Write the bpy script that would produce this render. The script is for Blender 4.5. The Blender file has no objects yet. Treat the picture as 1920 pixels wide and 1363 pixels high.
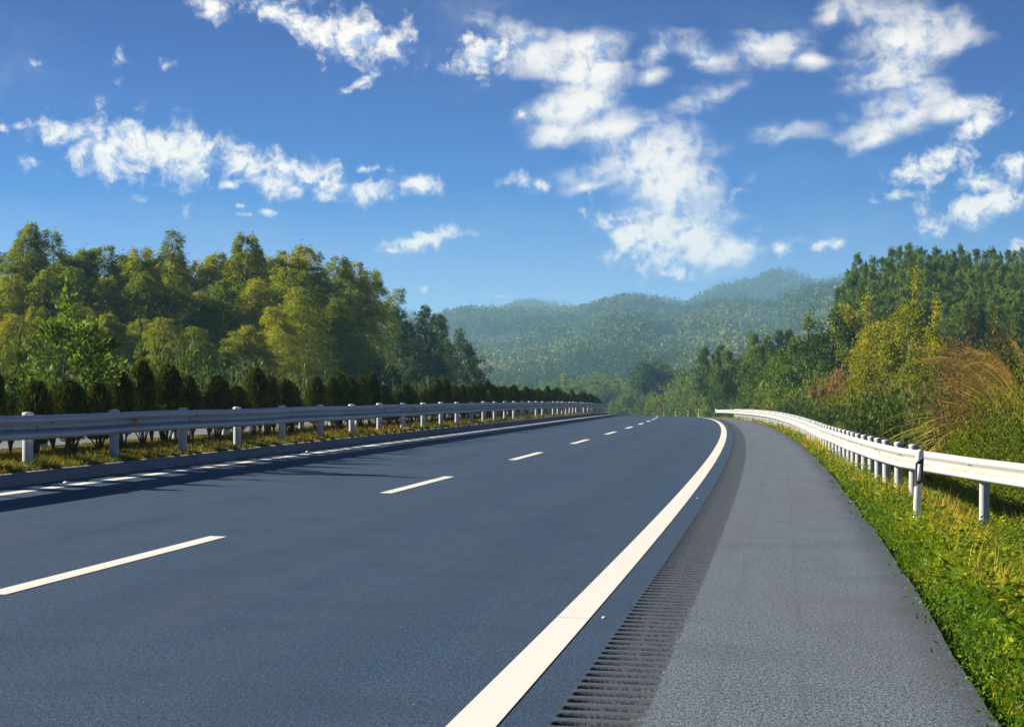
import bpy, math, random
import numpy as np
from mathutils import Vector
sc = bpy.context.scene
R = np.random.RandomState(7)
random.seed(7)
rad = math.radians

# ------------------------------------------------------------------ camera
F_PX, HOR, CAM_H = 4464.5, 731.1, 1.282          # focal length and horizon in photo pixels, eye height in metres
cam_d = bpy.data.cameras.new('camera')
cam_d.sensor_width = 36.0
cam_d.lens = F_PX / 1920 * 36.0
cam_d.clip_start, cam_d.clip_end = 0.5, 30000
cam = bpy.data.objects.new('camera', cam_d)
sc.collection.objects.link(cam)
cam.location = (0, 0, CAM_H)
cam.rotation_euler = (rad(90) + math.atan((HOR - 681.5) / F_PX), 0, 0)
sc.camera = cam

# ------------------------------------------------------------------ light, sky, exposure
SUN_EL = 26.0
sun_h = Vector((-0.975, 0.22, 0)).normalized()
sun_v = Vector((sun_h.x * math.cos(rad(SUN_EL)), sun_h.y * math.cos(rad(SUN_EL)), math.sin(rad(SUN_EL))))
sun_d = bpy.data.lights.new('sun', 'SUN')
sun_d.energy, sun_d.angle, sun_d.color = 5.0, rad(0.5), (1.0, 0.90, 0.74)
sun = bpy.data.objects.new('sun', sun_d)
sc.collection.objects.link(sun)
sun.rotation_euler = (-sun_v).to_track_quat('-Z', 'Y').to_euler()
sc.view_settings.view_transform = 'Standard'
sc.view_settings.look = 'None'
sc.view_settings.gamma = 1.0
sc.view_settings.exposure = 1.12
sc.view_settings.use_curve_mapping = False
sc.cycles.use_denoising = True
sc.cycles.max_bounces = 5
sc.cycles.diffuse_bounces = 3
sc.cycles.glossy_bounces = 2
sc.cycles.transmission_bounces = 2
sc.cycles.volume_bounces = 1
sc.cycles.transparent_max_bounces = 8
sc.cycles.sample_clamp_indirect = 4.0


class NT:
    """Short-hand for building node trees."""
    def __init__(self, tree):
        self.t = tree

    def n(self, kind, **kw):
        nd = self.t.nodes.new(kind)
        for k, v in kw.items():
            setattr(nd, k, v)
        return nd

    def l(self, a, b):
        self.t.links.new(a, b)

    def put(self, sock, v):
        if isinstance(v, bpy.types.NodeSocket):
            self.l(v, sock)
        else:
            sock.default_value = v

    def m(self, op, a, b=0.0, c=None, clamp=False):
        nd = self.n('ShaderNodeMath', operation=op, use_clamp=clamp)
        self.put(nd.inputs[0], a)
        self.put(nd.inputs[1], b)
        if c is not None:
            self.put(nd.inputs[2], c)
        return nd.outputs[0]

    def vm(self, op, a, b=(0, 0, 0), out=0):
        nd = self.n('ShaderNodeVectorMath', operation=op)
        self.put(nd.inputs[0], a)
        if op == 'SCALE':
            self.put(nd.inputs['Scale'], b)
        elif op not in ('LENGTH', 'NORMALIZE'):
            self.put(nd.inputs[1], b)
        return nd.outputs['Value' if op in ('LENGTH', 'DOT_PRODUCT') else 'Vector']

    def noise(self, vec, scale, detail=4, rough=0.5, dist=0.0):
        nd = self.n('ShaderNodeTexNoise')
        self.put(nd.inputs['Vector'], vec)
        nd.inputs['Scale'].default_value = scale
        nd.inputs['Detail'].default_value = detail
        nd.inputs['Roughness'].default_value = rough
        nd.inputs['Distortion'].default_value = dist
        return nd.outputs['Fac']

    def ramp(self, fac, stops, mode='LINEAR'):
        nd = self.n('ShaderNodeValToRGB')
        nd.color_ramp.interpolation = mode
        el = nd.color_ramp.elements
        while len(el) < len(stops):
            el.new(0.5)
        for e, (p, c) in zip(el, stops):
            e.position = p
            e.color = (*c, 1) if len(c) == 3 else c
        self.put(nd.inputs[0], fac)
        return nd.outputs[0]

    def smooth(self, x, a, b, lo=0.0, hi=1.0):
        nd = self.n('ShaderNodeMapRange', interpolation_type='SMOOTHSTEP')
        self.put(nd.inputs[0], x)
        for i, v in enumerate((a, b, lo, hi)):
            nd.inputs[i + 1].default_value = v
        return nd.outputs[0]

    def mix(self, fac, a, b, mode='MIX'):
        nd = self.n('ShaderNodeMix', data_type='RGBA', blend_type=mode)
        self.put(nd.inputs[0], fac)
        for s, v in ((nd.inputs[6], a), (nd.inputs[7], b)):
            if isinstance(v, tuple) and len(v) == 3:
                v = (*v, 1)
            self.put(s, v)
        return nd.outputs[2]


world = bpy.data.worlds.new('World')
sc.world = world
world.use_nodes = True
world.node_tree.nodes.clear()
W = NT(world.node_tree)
tc = W.n('ShaderNodeTexCoord').outputs['Generated']
sep = W.n('ShaderNodeSeparateXYZ')
W.l(tc, sep.inputs[0])
dx, dy, dz = sep.outputs
az = W.m('ARCTAN2', dx, dy)
el = W.m('ARCSINE', dz)
# air grows deep blue quickly above the horizon: the sky is looked up at a stretched elevation
strz = W.m('MULTIPLY', W.m('MAXIMUM', dz, 0.0), 4.6)
cv = W.n('ShaderNodeCombineXYZ')
W.l(dx, cv.inputs[0]); W.l(dy, cv.inputs[1]); W.l(W.m('ADD', strz, 0.06), cv.inputs[2])
sky = W.n('ShaderNodeTexSky', sky_type='NISHITA')
sky.sun_disc = False
sky.sun_elevation = rad(SUN_EL)
sky.sun_rotation = math.atan2(sun_h.x, sun_h.y)
sky.altitude, sky.air_density, sky.dust_density, sky.ozone_density = 0, 1.0, 0.2, 3.0
W.l(W.vm('NORMALIZE', cv.outputs[0]), sky.inputs['Vector'])
tint = W.ramp(W.m('MULTIPLY', el, 1 / 0.20), [(0.0, (1.6, 1.6, 1.6)), (0.18, (1.15, 1.35, 1.5)), (0.42, (0.0, 0.68, 1.38)), (0.68, (0.0, 0.38, 1.10)), (0.97, (0.0, 0.21, 0.80)), (1.0, (0.17, 0.28, 0.52))])
skyc = W.mix(1.0, sky.outputs[0], tint, 'MULTIPLY')
uv = W.n('ShaderNodeCombineXYZ')
W.l(az, uv.inputs[0]); W.l(el, uv.inputs[1])
uv = uv.outputs[0]


def blobs(spec):
    """Union of soft ellipses on the sky: (x, y, half length, half width in photo pixels, tilt in degrees, weight)."""
    cur = None
    for (px, py, a, b, tilt, w) in spec:
        mp = W.n('ShaderNodeMapping', vector_type='TEXTURE')
        mp.inputs['Location'].default_value = (math.atan((px - 960) / F_PX), math.atan((HOR - py) / F_PX), 0)
        mp.inputs['Rotation'].default_value = (0, 0, rad(tilt))
        mp.inputs['Scale'].default_value = (a / F_PX, b / F_PX, 1)
        src = uv
        if cur is not None:          # evaluated one after another, so that the shader keeps few values alive at once
            ch = W.n('ShaderNodeVectorMath', operation='MULTIPLY_ADD')
            W.l(cur, ch.inputs[0]); ch.inputs[1].default_value = (1e-9, 1e-9, 1e-9); W.l(uv, ch.inputs[2])
            src = ch.outputs[0]
        W.l(src, mp.inputs[0])
        v = W.m('SUBTRACT', w, W.vm('LENGTH', mp.outputs[0]))
        cur = v if cur is None else W.m('SMOOTH_MAX', cur, v, 0.25)
    return cur


PUFFY = [
    (390, 15, 34, 22, -5, 1.0), (520, 25, 50, 24, -25, 1.0), (570, 48, 50, 24, -20, 1.0), (640, 65, 70, 40, -20, 1.05), (700, 75, 60, 34, -10, 1.05),
    (765, 75, 26, 16, 0, .8), (675, 158, 42, 10, 25, .6), (222, 125, 20, 30, 0, .38), (312, 127, 15, 13, 0, .62), (60, 130, 14, 8, 0, .35),
    (130, 255, 60, 24, -8, 1.0), (200, 285, 60, 40, -12, 1.08), (280, 285, 80, 46, -8, 1.1), (370, 290, 70, 38, -12, 1.05), (455, 305, 70, 28, -15, .95), (550, 325, 90, 28, -12, 1.0),
    (430, 348, 36, 10, 10, .7), (525, 345, 60, 22, -10, .9), (690, 355, 60, 18, 8, .95), (780, 345, 46, 18, -8, .9), (680, 318, 24, 9, 5, .7), (560, 368, 20, 10, 0, .55),
    (60, 310, 22, 14, 0, .6), (3, 248, 12, 14, 0, .8), (36, 248, 20, 10, 0, .4), (455, 404, 14, 5, 0, .75), (452, 388, 10, 5, 0, .6), (500, 401, 14, 7, 0, .5),
    (790, 452, 60, 18, 8, .98), (840, 440, 34, 14, 10, .8), (735, 470, 26, 10, 0, .6), (795, 542, 14, 9, 0, .55), (350, 400, 20, 18, 30, .3),
    (920, 105, 52, 32, 12, 1.0), (875, 72, 16, 16, 0, .7), (980, 215, 14, 10, 0, .6), (1010, 345, 80, 16, -8, .5),
    (1195, 455, 76, 40, -32, 1.0), (1165, 455, 40, 18, 0, .7), (1270, 515, 50, 16, -8, .8), (1390, 355, 30, 22, 20, .5), (1400, 470, 40, 30, -30, .6),
    (1545, 460, 40, 13, 0, .8), (1465, 470, 24, 16, 0, .55), (1735, 318, 50, 26, 10, .9), (1700, 370, 54, 12, 8, .75), (1770, 300, 60, 24, 20, .9),
    (1830, 240, 50, 26, 40, 1.0), (1850, 225, 30, 22, 30, .9), (1850, 345, 44, 22, 10, .95), (1800, 400, 50, 22, 20, .9), (1880, 380, 44, 26, 30, .9),
    (1730, 400, 34, 24, -40, .7), (1760, 440, 26, 14, 0, .8), (1830, 430, 36, 20, 20, .7), (1905, 330, 30, 26, 10, .9), (1915, 465, 16, 14, 0, .7), (780, 575, 26, 6, 0, .3), (940, 556, 24, 6, 0, .5)]
SOFT = [
    (1000, 95, 90, 38, -10, 1.0), (1100, 85, 80, 26, 2, 1.0), (1110, 130, 70, 44, 0, 1.05), (1080, 190, 80, 50, 30, 1.0), (1050, 245, 60, 30, 20, .9),
    (1150, 240, 80, 34, 0, .8), (1220, 270, 100, 34, 5, 1.0), (1190, 310, 140, 34, 14, 1.05), (1100, 350, 60, 14, 14, .95), (1240, 350, 90, 60, -10, 1.1),
    (1260, 410, 100, 56, -20, 1.15), (1300, 440, 80, 46, -20, 1.1), (1340, 472, 62, 30, 0, 1.3), (1230, 100, 46, 28, 20, .9), (1225, 140, 34, 18, 20, .9), (1310, 100, 80, 26, -12, .95),
    (1430, 95, 90, 26, 4, .9), (1330, 185, 76, 28, 4, .7), (1520, 115, 60, 20, -8, .45), (1700, 90, 110, 60, -15, .95), (1690, 150, 90, 60, 20, 1.0),
    (1720, 175, 70, 40, 10, 1.05), (1640, 165, 60, 20, 30, .75), (1690, 235, 80, 24, 20, .95), (1650, 262, 50, 14, 25, .9), (1790, 215, 60, 24, 20, .9), (1560, 40, 110, 40, 20, .3),
    (1450, 250, 120, 40, 0, .22), (1800, 60, 60, 60, 0, .3)]
warp = W.n('ShaderNodeTexNoise'); W.l(uv, warp.inputs['Vector']); warp.inputs['Scale'].default_value = 60
warp.inputs['Detail'].default_value = 3
wv = W.vm('SCALE', W.vm('SUBTRACT', warp.outputs['Color'], (0.5, 0.5, 0.5)), 0.012)
uvw = W.vm('ADD', uv, wv)
n1 = W.noise(uvw, 85, 10, 0.64)
off = W.vm('ADD', uvw, (-0.0030, 0.0022, 0))
n1b = W.noise(off, 85, 5, 0.60)
mp = W.n('ShaderNodeMapping'); mp.inputs['Rotation'].default_value = (0, 0, rad(25)); mp.inputs['Scale'].default_value = (0.34, 1.15, 1.0)
W.l(uvw, mp.inputs[0])
n2 = W.noise(mp.outputs[0], 52, 6, 0.46)
pf = W.m('ADD', blobs(PUFFY), W.m('MULTIPLY', W.m('SUBTRACT', n1, 0.45), 5.0))
dens1 = W.smooth(pf, -0.35, 1.3)
sf = W.m('ADD', blobs(SOFT), W.m('ADD', W.m('MULTIPLY', W.m('SUBTRACT', n2, 0.43), 3.0), W.m('MULTIPLY', W.m('SUBTRACT', n1, 0.5), 0.9)))
dens2 = W.smooth(sf, -0.35, 1.2)
veil = W.m('MULTIPLY', W.smooth(W.noise(mp.outputs[0], 16, 6, 0.6), 0.48, 0.80, 0.0, 0.16), W.smooth(W.m('ABSOLUTE', az), 0.34, 0.25))
dens = W.m('MAXIMUM', W.m('MULTIPLY', dens1, 0.97), W.m('MAXIMUM', W.m('MULTIPLY', dens2, 0.93), veil))
lit = W.m('ADD', 0.52, W.m('ADD', W.m('MULTIPLY', W.m('SUBTRACT', n1, n1b), 3.4), W.m('MULTIPLY', W.m('SUBTRACT', n2, 0.45), 1.3)))
lit = W.m('ADD', lit, W.m('MULTIPLY', W.m('MAXIMUM', dens1, dens2), 0.36), clamp=True)
ccol = W.ramp(lit, [(0.30, (0.40, 0.50, 0.70)), (0.62, (0.72, 0.73, 0.76)), (1.0, (1.0, 0.93, 0.82))])
CLOUD = 9.6
cl = W.mix(1.0, ccol, (CLOUD, CLOUD, CLOUD), 'MULTIPLY')
bg_clear = W.n('ShaderNodeBackground')
W.l(skyc, bg_clear.inputs[0])
bg_clear.inputs[1].default_value = 0.058
bg = W.n('ShaderNodeBackground')
W.l(W.mix(dens, skyc, cl), bg.inputs[0])
bg.inputs[1].default_value = 0.058
# the cloud bank fills one low sector of the sky; everywhere else is clear
sector = W.m('MULTIPLY', W.m('LESS_THAN', W.m('ABSOLUTE', az), 0.36), W.m('MULTIPLY', W.m('LESS_THAN', el, 0.22), W.m('GREATER_THAN', el, 0.0)))
mxs = W.n('ShaderNodeMixShader')
W.l(sector, mxs.inputs[0]); W.l(bg_clear.outputs[0], mxs.inputs[1]); W.l(bg.outputs[0], mxs.inputs[2])
wo = W.n('ShaderNodeOutputWorld')
W.l(mxs.outputs[0], wo.inputs[0])
world.cycles.sampling_method = 'MANUAL'
world.cycles.sample_map_resolution = 256

# ------------------------------------------------------------------ mesh helpers
COL = sc.collection


class MB:
    """Collects vertices, quads/tris and one tint value per vertex, then links them as one mesh object."""
    def __init__(self):
        self.v, self.q, self.t, self.a, self.nv = [], [], [], [], 0

    def add(self, v, q=None, t=None, a=0.5):
        v = np.asarray(v, float).reshape(-1, 3)
        if q is not None and len(q):
            self.q.append(np.asarray(q, int) + self.nv)
        if t is not None and len(t):
            self.t.append(np.asarray(t, int) + self.nv)
        a = np.broadcast_to(np.asarray(a, float), (len(v),)) if np.ndim(a) < 1 or len(np.atleast_1d(a)) in (1, len(v)) else a
        self.v.append(v); self.a.append(np.array(a)); self.nv += len(v)

    def mesh(self, name, mat, smooth=False, uv=None):
        me = bpy.data.meshes.new(name)
        v = np.concatenate(self.v)
        q = np.concatenate(self.q) if self.q else np.zeros((0, 4), int)
        t = np.concatenate(self.t) if self.t else np.zeros((0, 3), int)
        me.vertices.add(len(v)); me.vertices.foreach_set('co', v.ravel())
        idx = np.concatenate([q.ravel(), t.ravel()])
        me.loops.add(len(idx)); me.loops.foreach_set('vertex_index', idx)
        me.polygons.add(len(q) + len(t))
        st = np.concatenate([np.arange(len(q)) * 4, len(q) * 4 + np.arange(len(t)) * 3])
        me.polygons.foreach_set('loop_start', st)
        if smooth:
            me.polygons.foreach_set('use_smooth', np.ones(len(st), bool))
        at = me.attributes.new('tint', 'FLOAT', 'POINT')
        at.data.foreach_set('value', np.concatenate(self.a))
        me.update(calc_edges=True)
        me.materials.append(mat)
        if uv is not None:
            ul = me.uv_layers.new(name='UVMap')
            ul.data.foreach_set('uv', uv[idx].ravel())
        return me

    def obj(self, name, mat, parent=None, smooth=False, uv=None):
        o = bpy.data.objects.new(name, self.mesh(name, mat, smooth, uv))
        COL.objects.link(o)
        o.parent = parent
        return o


def tag(o, label=None, cat=None, group=None, kind=None):
    for k, v in (('label', label), ('category', cat), ('group', group), ('kind', kind)):
        if v:
            o[k] = v
    return o


def empty(name, loc=(0, 0, 0), rz=0.0):
    o = bpy.data.objects.new(name, None)
    o.empty_display_size = 0.2
    COL.objects.link(o)
    o.location = loc
    o.rotation_euler = (0, 0, rz)
    return o


def copy_tree(o, parent=None):
    c = o.copy()
    COL.objects.link(c)
    c.parent = parent
    for ch in list(o.children):
        copy_tree(ch, c)
    return c


ONES = 'zero first second third fourth fifth sixth seventh eighth ninth tenth eleventh twelfth thirteenth fourteenth fifteenth sixteenth seventeenth eighteenth nineteenth'.split()
TENS = {20: 'twent', 30: 'thirt', 40: 'fort', 50: 'fift', 60: 'sixt', 70: 'sevent', 80: 'eight', 90: 'ninet'}


def ordinal(i):
    if i < 20:
        return ONES[i]
    t, u = i // 10 * 10, i % 10
    if i >= 100:
        return 'hundred-and-' + ordinal(i - 100) if i > 100 else 'hundredth'
    return TENS[t] + ('ieth' if u == 0 else 'y-' + ONES[u])


def unit(v):
    return v / (np.linalg.norm(v, axis=-1, keepdims=True) + 1e-9)


def rnd(n, s=1.0):
    return R.normal(size=(n, 3)) * s


def leaves(mb, P, D, L, Wd, a=0.5, mid=0.45, flat=0.0, sag=0.0):
    """One rhombic leaf per row of P, pointing along D. flat pulls the blade towards horizontal; sag bends the tip down."""
    n = len(P)
    D = unit(D)
    S = np.cross(D, rnd(n) * (1 - flat) + np.array([0, 0, 1.0]) * flat * 2)
    S = unit(S)
    L = np.broadcast_to(L, (n,))[:, None]
    Wd = np.broadcast_to(Wd, (n,))[:, None]
    up = np.array([0, 0, 1.0])
    tip = P + D * L - up * (L * sag)
    m = P + D * L * mid
    v = np.stack([P, m + S * Wd * 0.5, tip, m - S * Wd * 0.5], 1).reshape(-1, 3)
    a = np.repeat(np.broadcast_to(a, (n,)), 4)
    mb.add(v, q=np.arange(n * 4).reshape(n, 4), a=a)


def blades(mb, P, D, L, Wd, bend, a=0.5, seg=2):
    """Grass blades that lean over: P base, D lean direction (horizontal), L length, bend 0..1.5 radians at the tip."""
    n = len(P)
    D = unit(D * np.array([1, 1, 0]))
    up = np.array([0, 0, 1.0])
    S = unit(np.cross(D, up) + rnd(n, 0.35) * np.array([1, 1, 0.2]))
    L = np.broadcast_to(L, (n,))[:, None]; Wd = np.broadcast_to(Wd, (n,))[:, None]
    bend = np.broadcast_to(bend, (n,))[:, None]
    cur = P.copy()
    rows = [cur - S * Wd * 0.5, cur + S * Wd * 0.5]
    for k in range(1, seg + 1):
        th = bend * (k / seg)
        cur = cur + (up * np.cos(th) + D * np.sin(th)) * L / seg
        if k < seg:
            w = Wd * (1 - 0.25 * k / seg) * 0.5
            rows += [cur - S * w, cur + S * w]
        else:
            rows.append(cur)
    nvp = len(rows)
    v = np.stack(rows, 1).reshape(-1, 3)
    b = np.arange(n)[:, None] * nvp
    q = [b + np.array([2 * k, 2 * k + 1, 2 * k + 3, 2 * k + 2]) for k in range(seg - 1)]
    t = b + np.array([2 * seg - 2, 2 * seg - 1, 2 * seg])
    mb.add(v, q=np.concatenate(q) if q else None, t=t, a=np.repeat(np.broadcast_to(a, (n,)), nvp))


def tube(mb, pts, r, sides=6, a=0.5, cap=False):
    pts = np.asarray(pts, float)
    n = len(pts)
    r = np.broadcast_to(r, (n,)) if np.ndim(r) else np.full(n, r)
    T = np.gradient(pts, axis=0)
    T = unit(T)
    ref = np.array([0, 1.0, 0]) if abs(T[0, 1]) < 0.8 else np.array([1.0, 0, 0])
    A = unit(np.cross(T, ref)); B = np.cross(T, A)
    ang = np.arange(sides) / sides * 2 * math.pi
    v = pts[:, None] + (A[:, None] * np.cos(ang)[None, :, None] + B[:, None] * np.sin(ang)[None, :, None]) * r[:, None, None]
    i, j = np.meshgrid(np.arange(n - 1), np.arange(sides), indexing='ij')
    q = np.stack([i * sides + j, i * sides + (j + 1) % sides, (i + 1) * sides + (j + 1) % sides, (i + 1) * sides + j], -1).reshape(-1, 4)
    V = v.reshape(-1, 3)
    t = None
    if cap:
        V = np.vstack([V, pts[-1]])
        t = [[(n - 1) * sides + k, (n - 1) * sides + (k + 1) % sides, n * sides] for k in range(sides)]
    mb.add(V, q=q, t=t, a=a)


def grid(mb, X, Y, Z, a=0.5):
    n, m = X.shape
    v = np.stack([X, Y, Z], -1).reshape(-1, 3)
    i, j = np.meshgrid(np.arange(n - 1), np.arange(m - 1), indexing='ij')
    q = np.stack([i * m + j, i * m + j + 1, (i + 1) * m + j + 1, (i + 1) * m + j], -1).reshape(-1, 4)
    mb.add(v, q=q, a=a if np.ndim(a) == 0 else a.ravel())


def box(mb, c, s, rz=0.0, a=0.5):
    c = np.asarray(c, float)
    v = np.array([[x, y, z] for x in (-.5, .5) for y in (-.5, .5) for z in (-.5, .5)]) * np.asarray(s, float)
    cs, sn = math.cos(rz), math.sin(rz)
    v = np.stack([v[:, 0] * cs - v[:, 1] * sn, v[:, 0] * sn + v[:, 1] * cs, v[:, 2]], 1) + c
    mb.add(v, q=[[0, 1, 3, 2], [4, 6, 7, 5], [0, 4, 5, 1], [2, 3, 7, 6], [0, 2, 6, 4], [1, 5, 7, 3]], a=a)


def vnoise(x, y, seed=0):
    """Smooth 2-D value noise in 0..1."""
    rs = np.random.RandomState(seed).rand(64, 64)
    xi, yi = np.floor(x).astype(int), np.floor(y).astype(int)
    fx, fy = x - xi, y - yi
    fx, fy = fx * fx * (3 - 2 * fx), fy * fy * (3 - 2 * fy)
    g = lambda i, j: rs[i % 64, j % 64]
    return (g(xi, yi) * (1 - fx) + g(xi + 1, yi) * fx) * (1 - fy) + (g(xi, yi + 1) * (1 - fx) + g(xi + 1, yi + 1) * fx) * fy


def fbm(x, y, seed=0, oct=4):
    s, amp, tot = 0, 1.0, 0
    for k in range(oct):
        s = s + amp * vnoise(x * 2 ** k + 17.3 * k, y * 2 ** k + 5.1 * k, seed + k)
        tot += amp
        amp *= 0.5
    return s / tot


def sstep(x, a, b):
    t = np.clip((x - a) / (b - a), 0, 1)
    return t * t * (3 - 2 * t)


# ------------------------------------------------------------------ the lie of the road
T0, X0, K0, K1, CF = 0.119518, -5.012624, -0.000376, 0.498e-6, 0.028541


def drop(s):
    s = np.asarray(s, float)
    d = 2.422e-5 * np.clip(s - 7.6, 0, 330) ** 2
    return d + np.clip(s - 337.6, 0, None) * 0.008


TS = np.arange(-80.0, 1001.0, 1.0)
_k = np.where(TS < 330, K0 + K1 * TS, np.where(TS < 640, K0, 0.0))
_k = np.where(TS < 0, K0, _k)
TH = T0 + np.concatenate([[0], np.cumsum((_k[1:] + _k[:-1]) / 2)])
TH -= np.interp(0, TS, TH) - T0
TX = np.concatenate([[0], np.cumsum((TH[1:] + TH[:-1]) / 2)])
TX += X0 - np.interp(0, TS, TX)


def road(s, n, h=0.0):
    """Road coordinates (metres along, metres right of the lane line, height above the carriageway) to world."""
    s = np.asarray(s, float); n = np.asarray(n, float)
    th = np.interp(s, TS, TH)
    x = np.interp(s, TS, TX)
    y = s * math.cos(T0)
    return x + n * np.cos(th), y - n * np.sin(th), -CF * n - drop(s) + h


def heading(s):
    return float(np.interp(s, TS, TH))


def to_sn(X, Y):
    X = np.asarray(X, float); Y = np.asarray(Y, float)
    s, n = Y / math.cos(T0), X * 0
    for _ in range(8):
        x, y, _z = road(s, n)
        th = np.interp(s, TS, TH)
        ex, ey = X - x, Y - y
        s = s + ex * np.sin(th) + ey * np.cos(th)
        n = n + ex * np.cos(th) - ey * np.sin(th)
    return s, n


EDGE_R, KERB_N, MED_L, OPP_L = 5.87, -4.32, -6.75, -17.2


def ground_z(s, n):
    """Height of the natural ground in world z."""
    s = np.asarray(s, float); n = np.asarray(n, float)
    plane = -CF * n - drop(s)
    zr = np.interp(n, [5.8, 5.95, 6.3, 7.0, 8.0, 10, 14, 22, 40, 80, 160, 400], [-.20, -.07, -.10, -.27, -.50, -.55, -.35, .6, 3.2, 8.5, 13, 22])
    far = sstep(s, 60, 230)
    rise = np.where(n > 12, (0.35 + 0.65 * far), 1.0)
    zr = np.where(n > 5.8, -CF * np.minimum(n, 8.0) - drop(s) + np.where(zr > 0, zr * rise, zr), 0)
    zm = plane + np.interp(n, [MED_L - .05, MED_L + .15, -5.5, -4.75, -4.48], [.10, .18, .24, .19, .145]) * (n > MED_L - .1)
    zl = 0.19 - drop(s) + np.interp(-n, [17.2, 17.6, 19, 25, 40, 60, 100, 300], [-.2, -.02, -.15, -.4, .0, 1.2, 3.5, 14])
    z = np.where(n > 5.8, zr, plane - 0.3)
    z = np.where((n < -4.44) & (n > MED_L), zm, z)
    z = np.where(n <= OPP_L, zl, z)
    rough = (fbm(s / 6, n / 6, 3) - .5) * 0.9 * sstep(np.abs(n), 14, 40) + (fbm(s * .9, n * .9, 5) - .5) * 0.06 * ((n > 6.1) | ((n < -4.6) & (n > -6.6)))
    return z + rough


def on_ground(px, dist):
    """World point on the ground seen at photo column px, at a given distance ahead."""
    X = (px - 960) / F_PX * dist
    s, n = to_sn(X, dist)
    return float(X), float(dist), float(ground_z(s, n))


def top_z(py, dist):
    return CAM_H + (HOR - py) / F_PX * dist


# ------------------------------------------------------------------ materials
def material(name):
    m = bpy.data.materials.new(name)
    m.use_nodes = True
    m.node_tree.nodes.clear()
    return m, NT(m.node_tree)


def finish(N, shader, bump=None):
    o = N.n('ShaderNodeOutputMaterial')
    N.l(shader, o.inputs[0])


def principled(N, col, rough=0.7, metal=0.0, spec=0.5, normal=None):
    b = N.n('ShaderNodeBsdfPrincipled')
    N.put(b.inputs['Base Color'], (*col, 1) if isinstance(col, tuple) and len(col) == 3 else col)
    N.put(b.inputs['Roughness'], rough)
    b.inputs['Metallic'].default_value = metal
    b.inputs['Specular IOR Level'].default_value = spec
    if normal is not None:
        N.l(normal, b.inputs['Normal'])
    return b.outputs[0]


def bump(N, h, strength=0.3, dist=0.01):
    b = N.n('ShaderNodeBump')
    b.inputs['Strength'].default_value = strength
    b.inputs['Distance'].default_value = dist
    N.l(h, b.inputs['Height'])
    return b.outputs[0]


def tintval(N):
    a = N.n('ShaderNodeAttribute')
    a.attribute_name = 'tint'
    return a.outputs['Fac']


def leafmat(name, stops, trans=0.35, rough=0.5, spec=0.35, vary=0.25):
    rough, spec = max(rough, .58), spec * .45
    """Foliage: colour runs over stops with each leaf's own tint, shifted a little from plant to plant."""
    m, N = material(name)
    oi = N.n('ShaderNodeObjectInfo').outputs['Random']
    f = N.m('ADD', tintval(N), N.m('MULTIPLY', N.m('SUBTRACT', oi, 0.5), vary), clamp=True)
    col = N.ramp(f, stops)
    p = principled(N, col, rough, 0, spec)
    t = N.n('ShaderNodeBsdfTranslucent')
    N.l(N.mix(1.0, col, (1.25, 1.25, 0.7), 'MULTIPLY'), t.inputs[0])
    mx = N.n('ShaderNodeMixShader')
    mx.inputs[0].default_value = trans
    N.l(p, mx.inputs[1]); N.l(t.outputs[0], mx.inputs[2])
    finish(N, mx.outputs[0])
    return m


def plain(name, col, rough=0.7, spec=0.4, var=0.25, scale=8, metal=0.0):
    m, N = material(name)
    co = N.n('ShaderNodeTexCoord').outputs['Object']
    k = N.noise(co, scale, 6, 0.6)
    c = N.mix(k, tuple(x * (1 - var) for x in col), tuple(min(1, x * (1 + var)) for x in col))
    finish(N, principled(N, c, rough, metal, spec, bump(N, N.noise(co, scale * 5, 4), .2, .004)))
    return m


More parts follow.
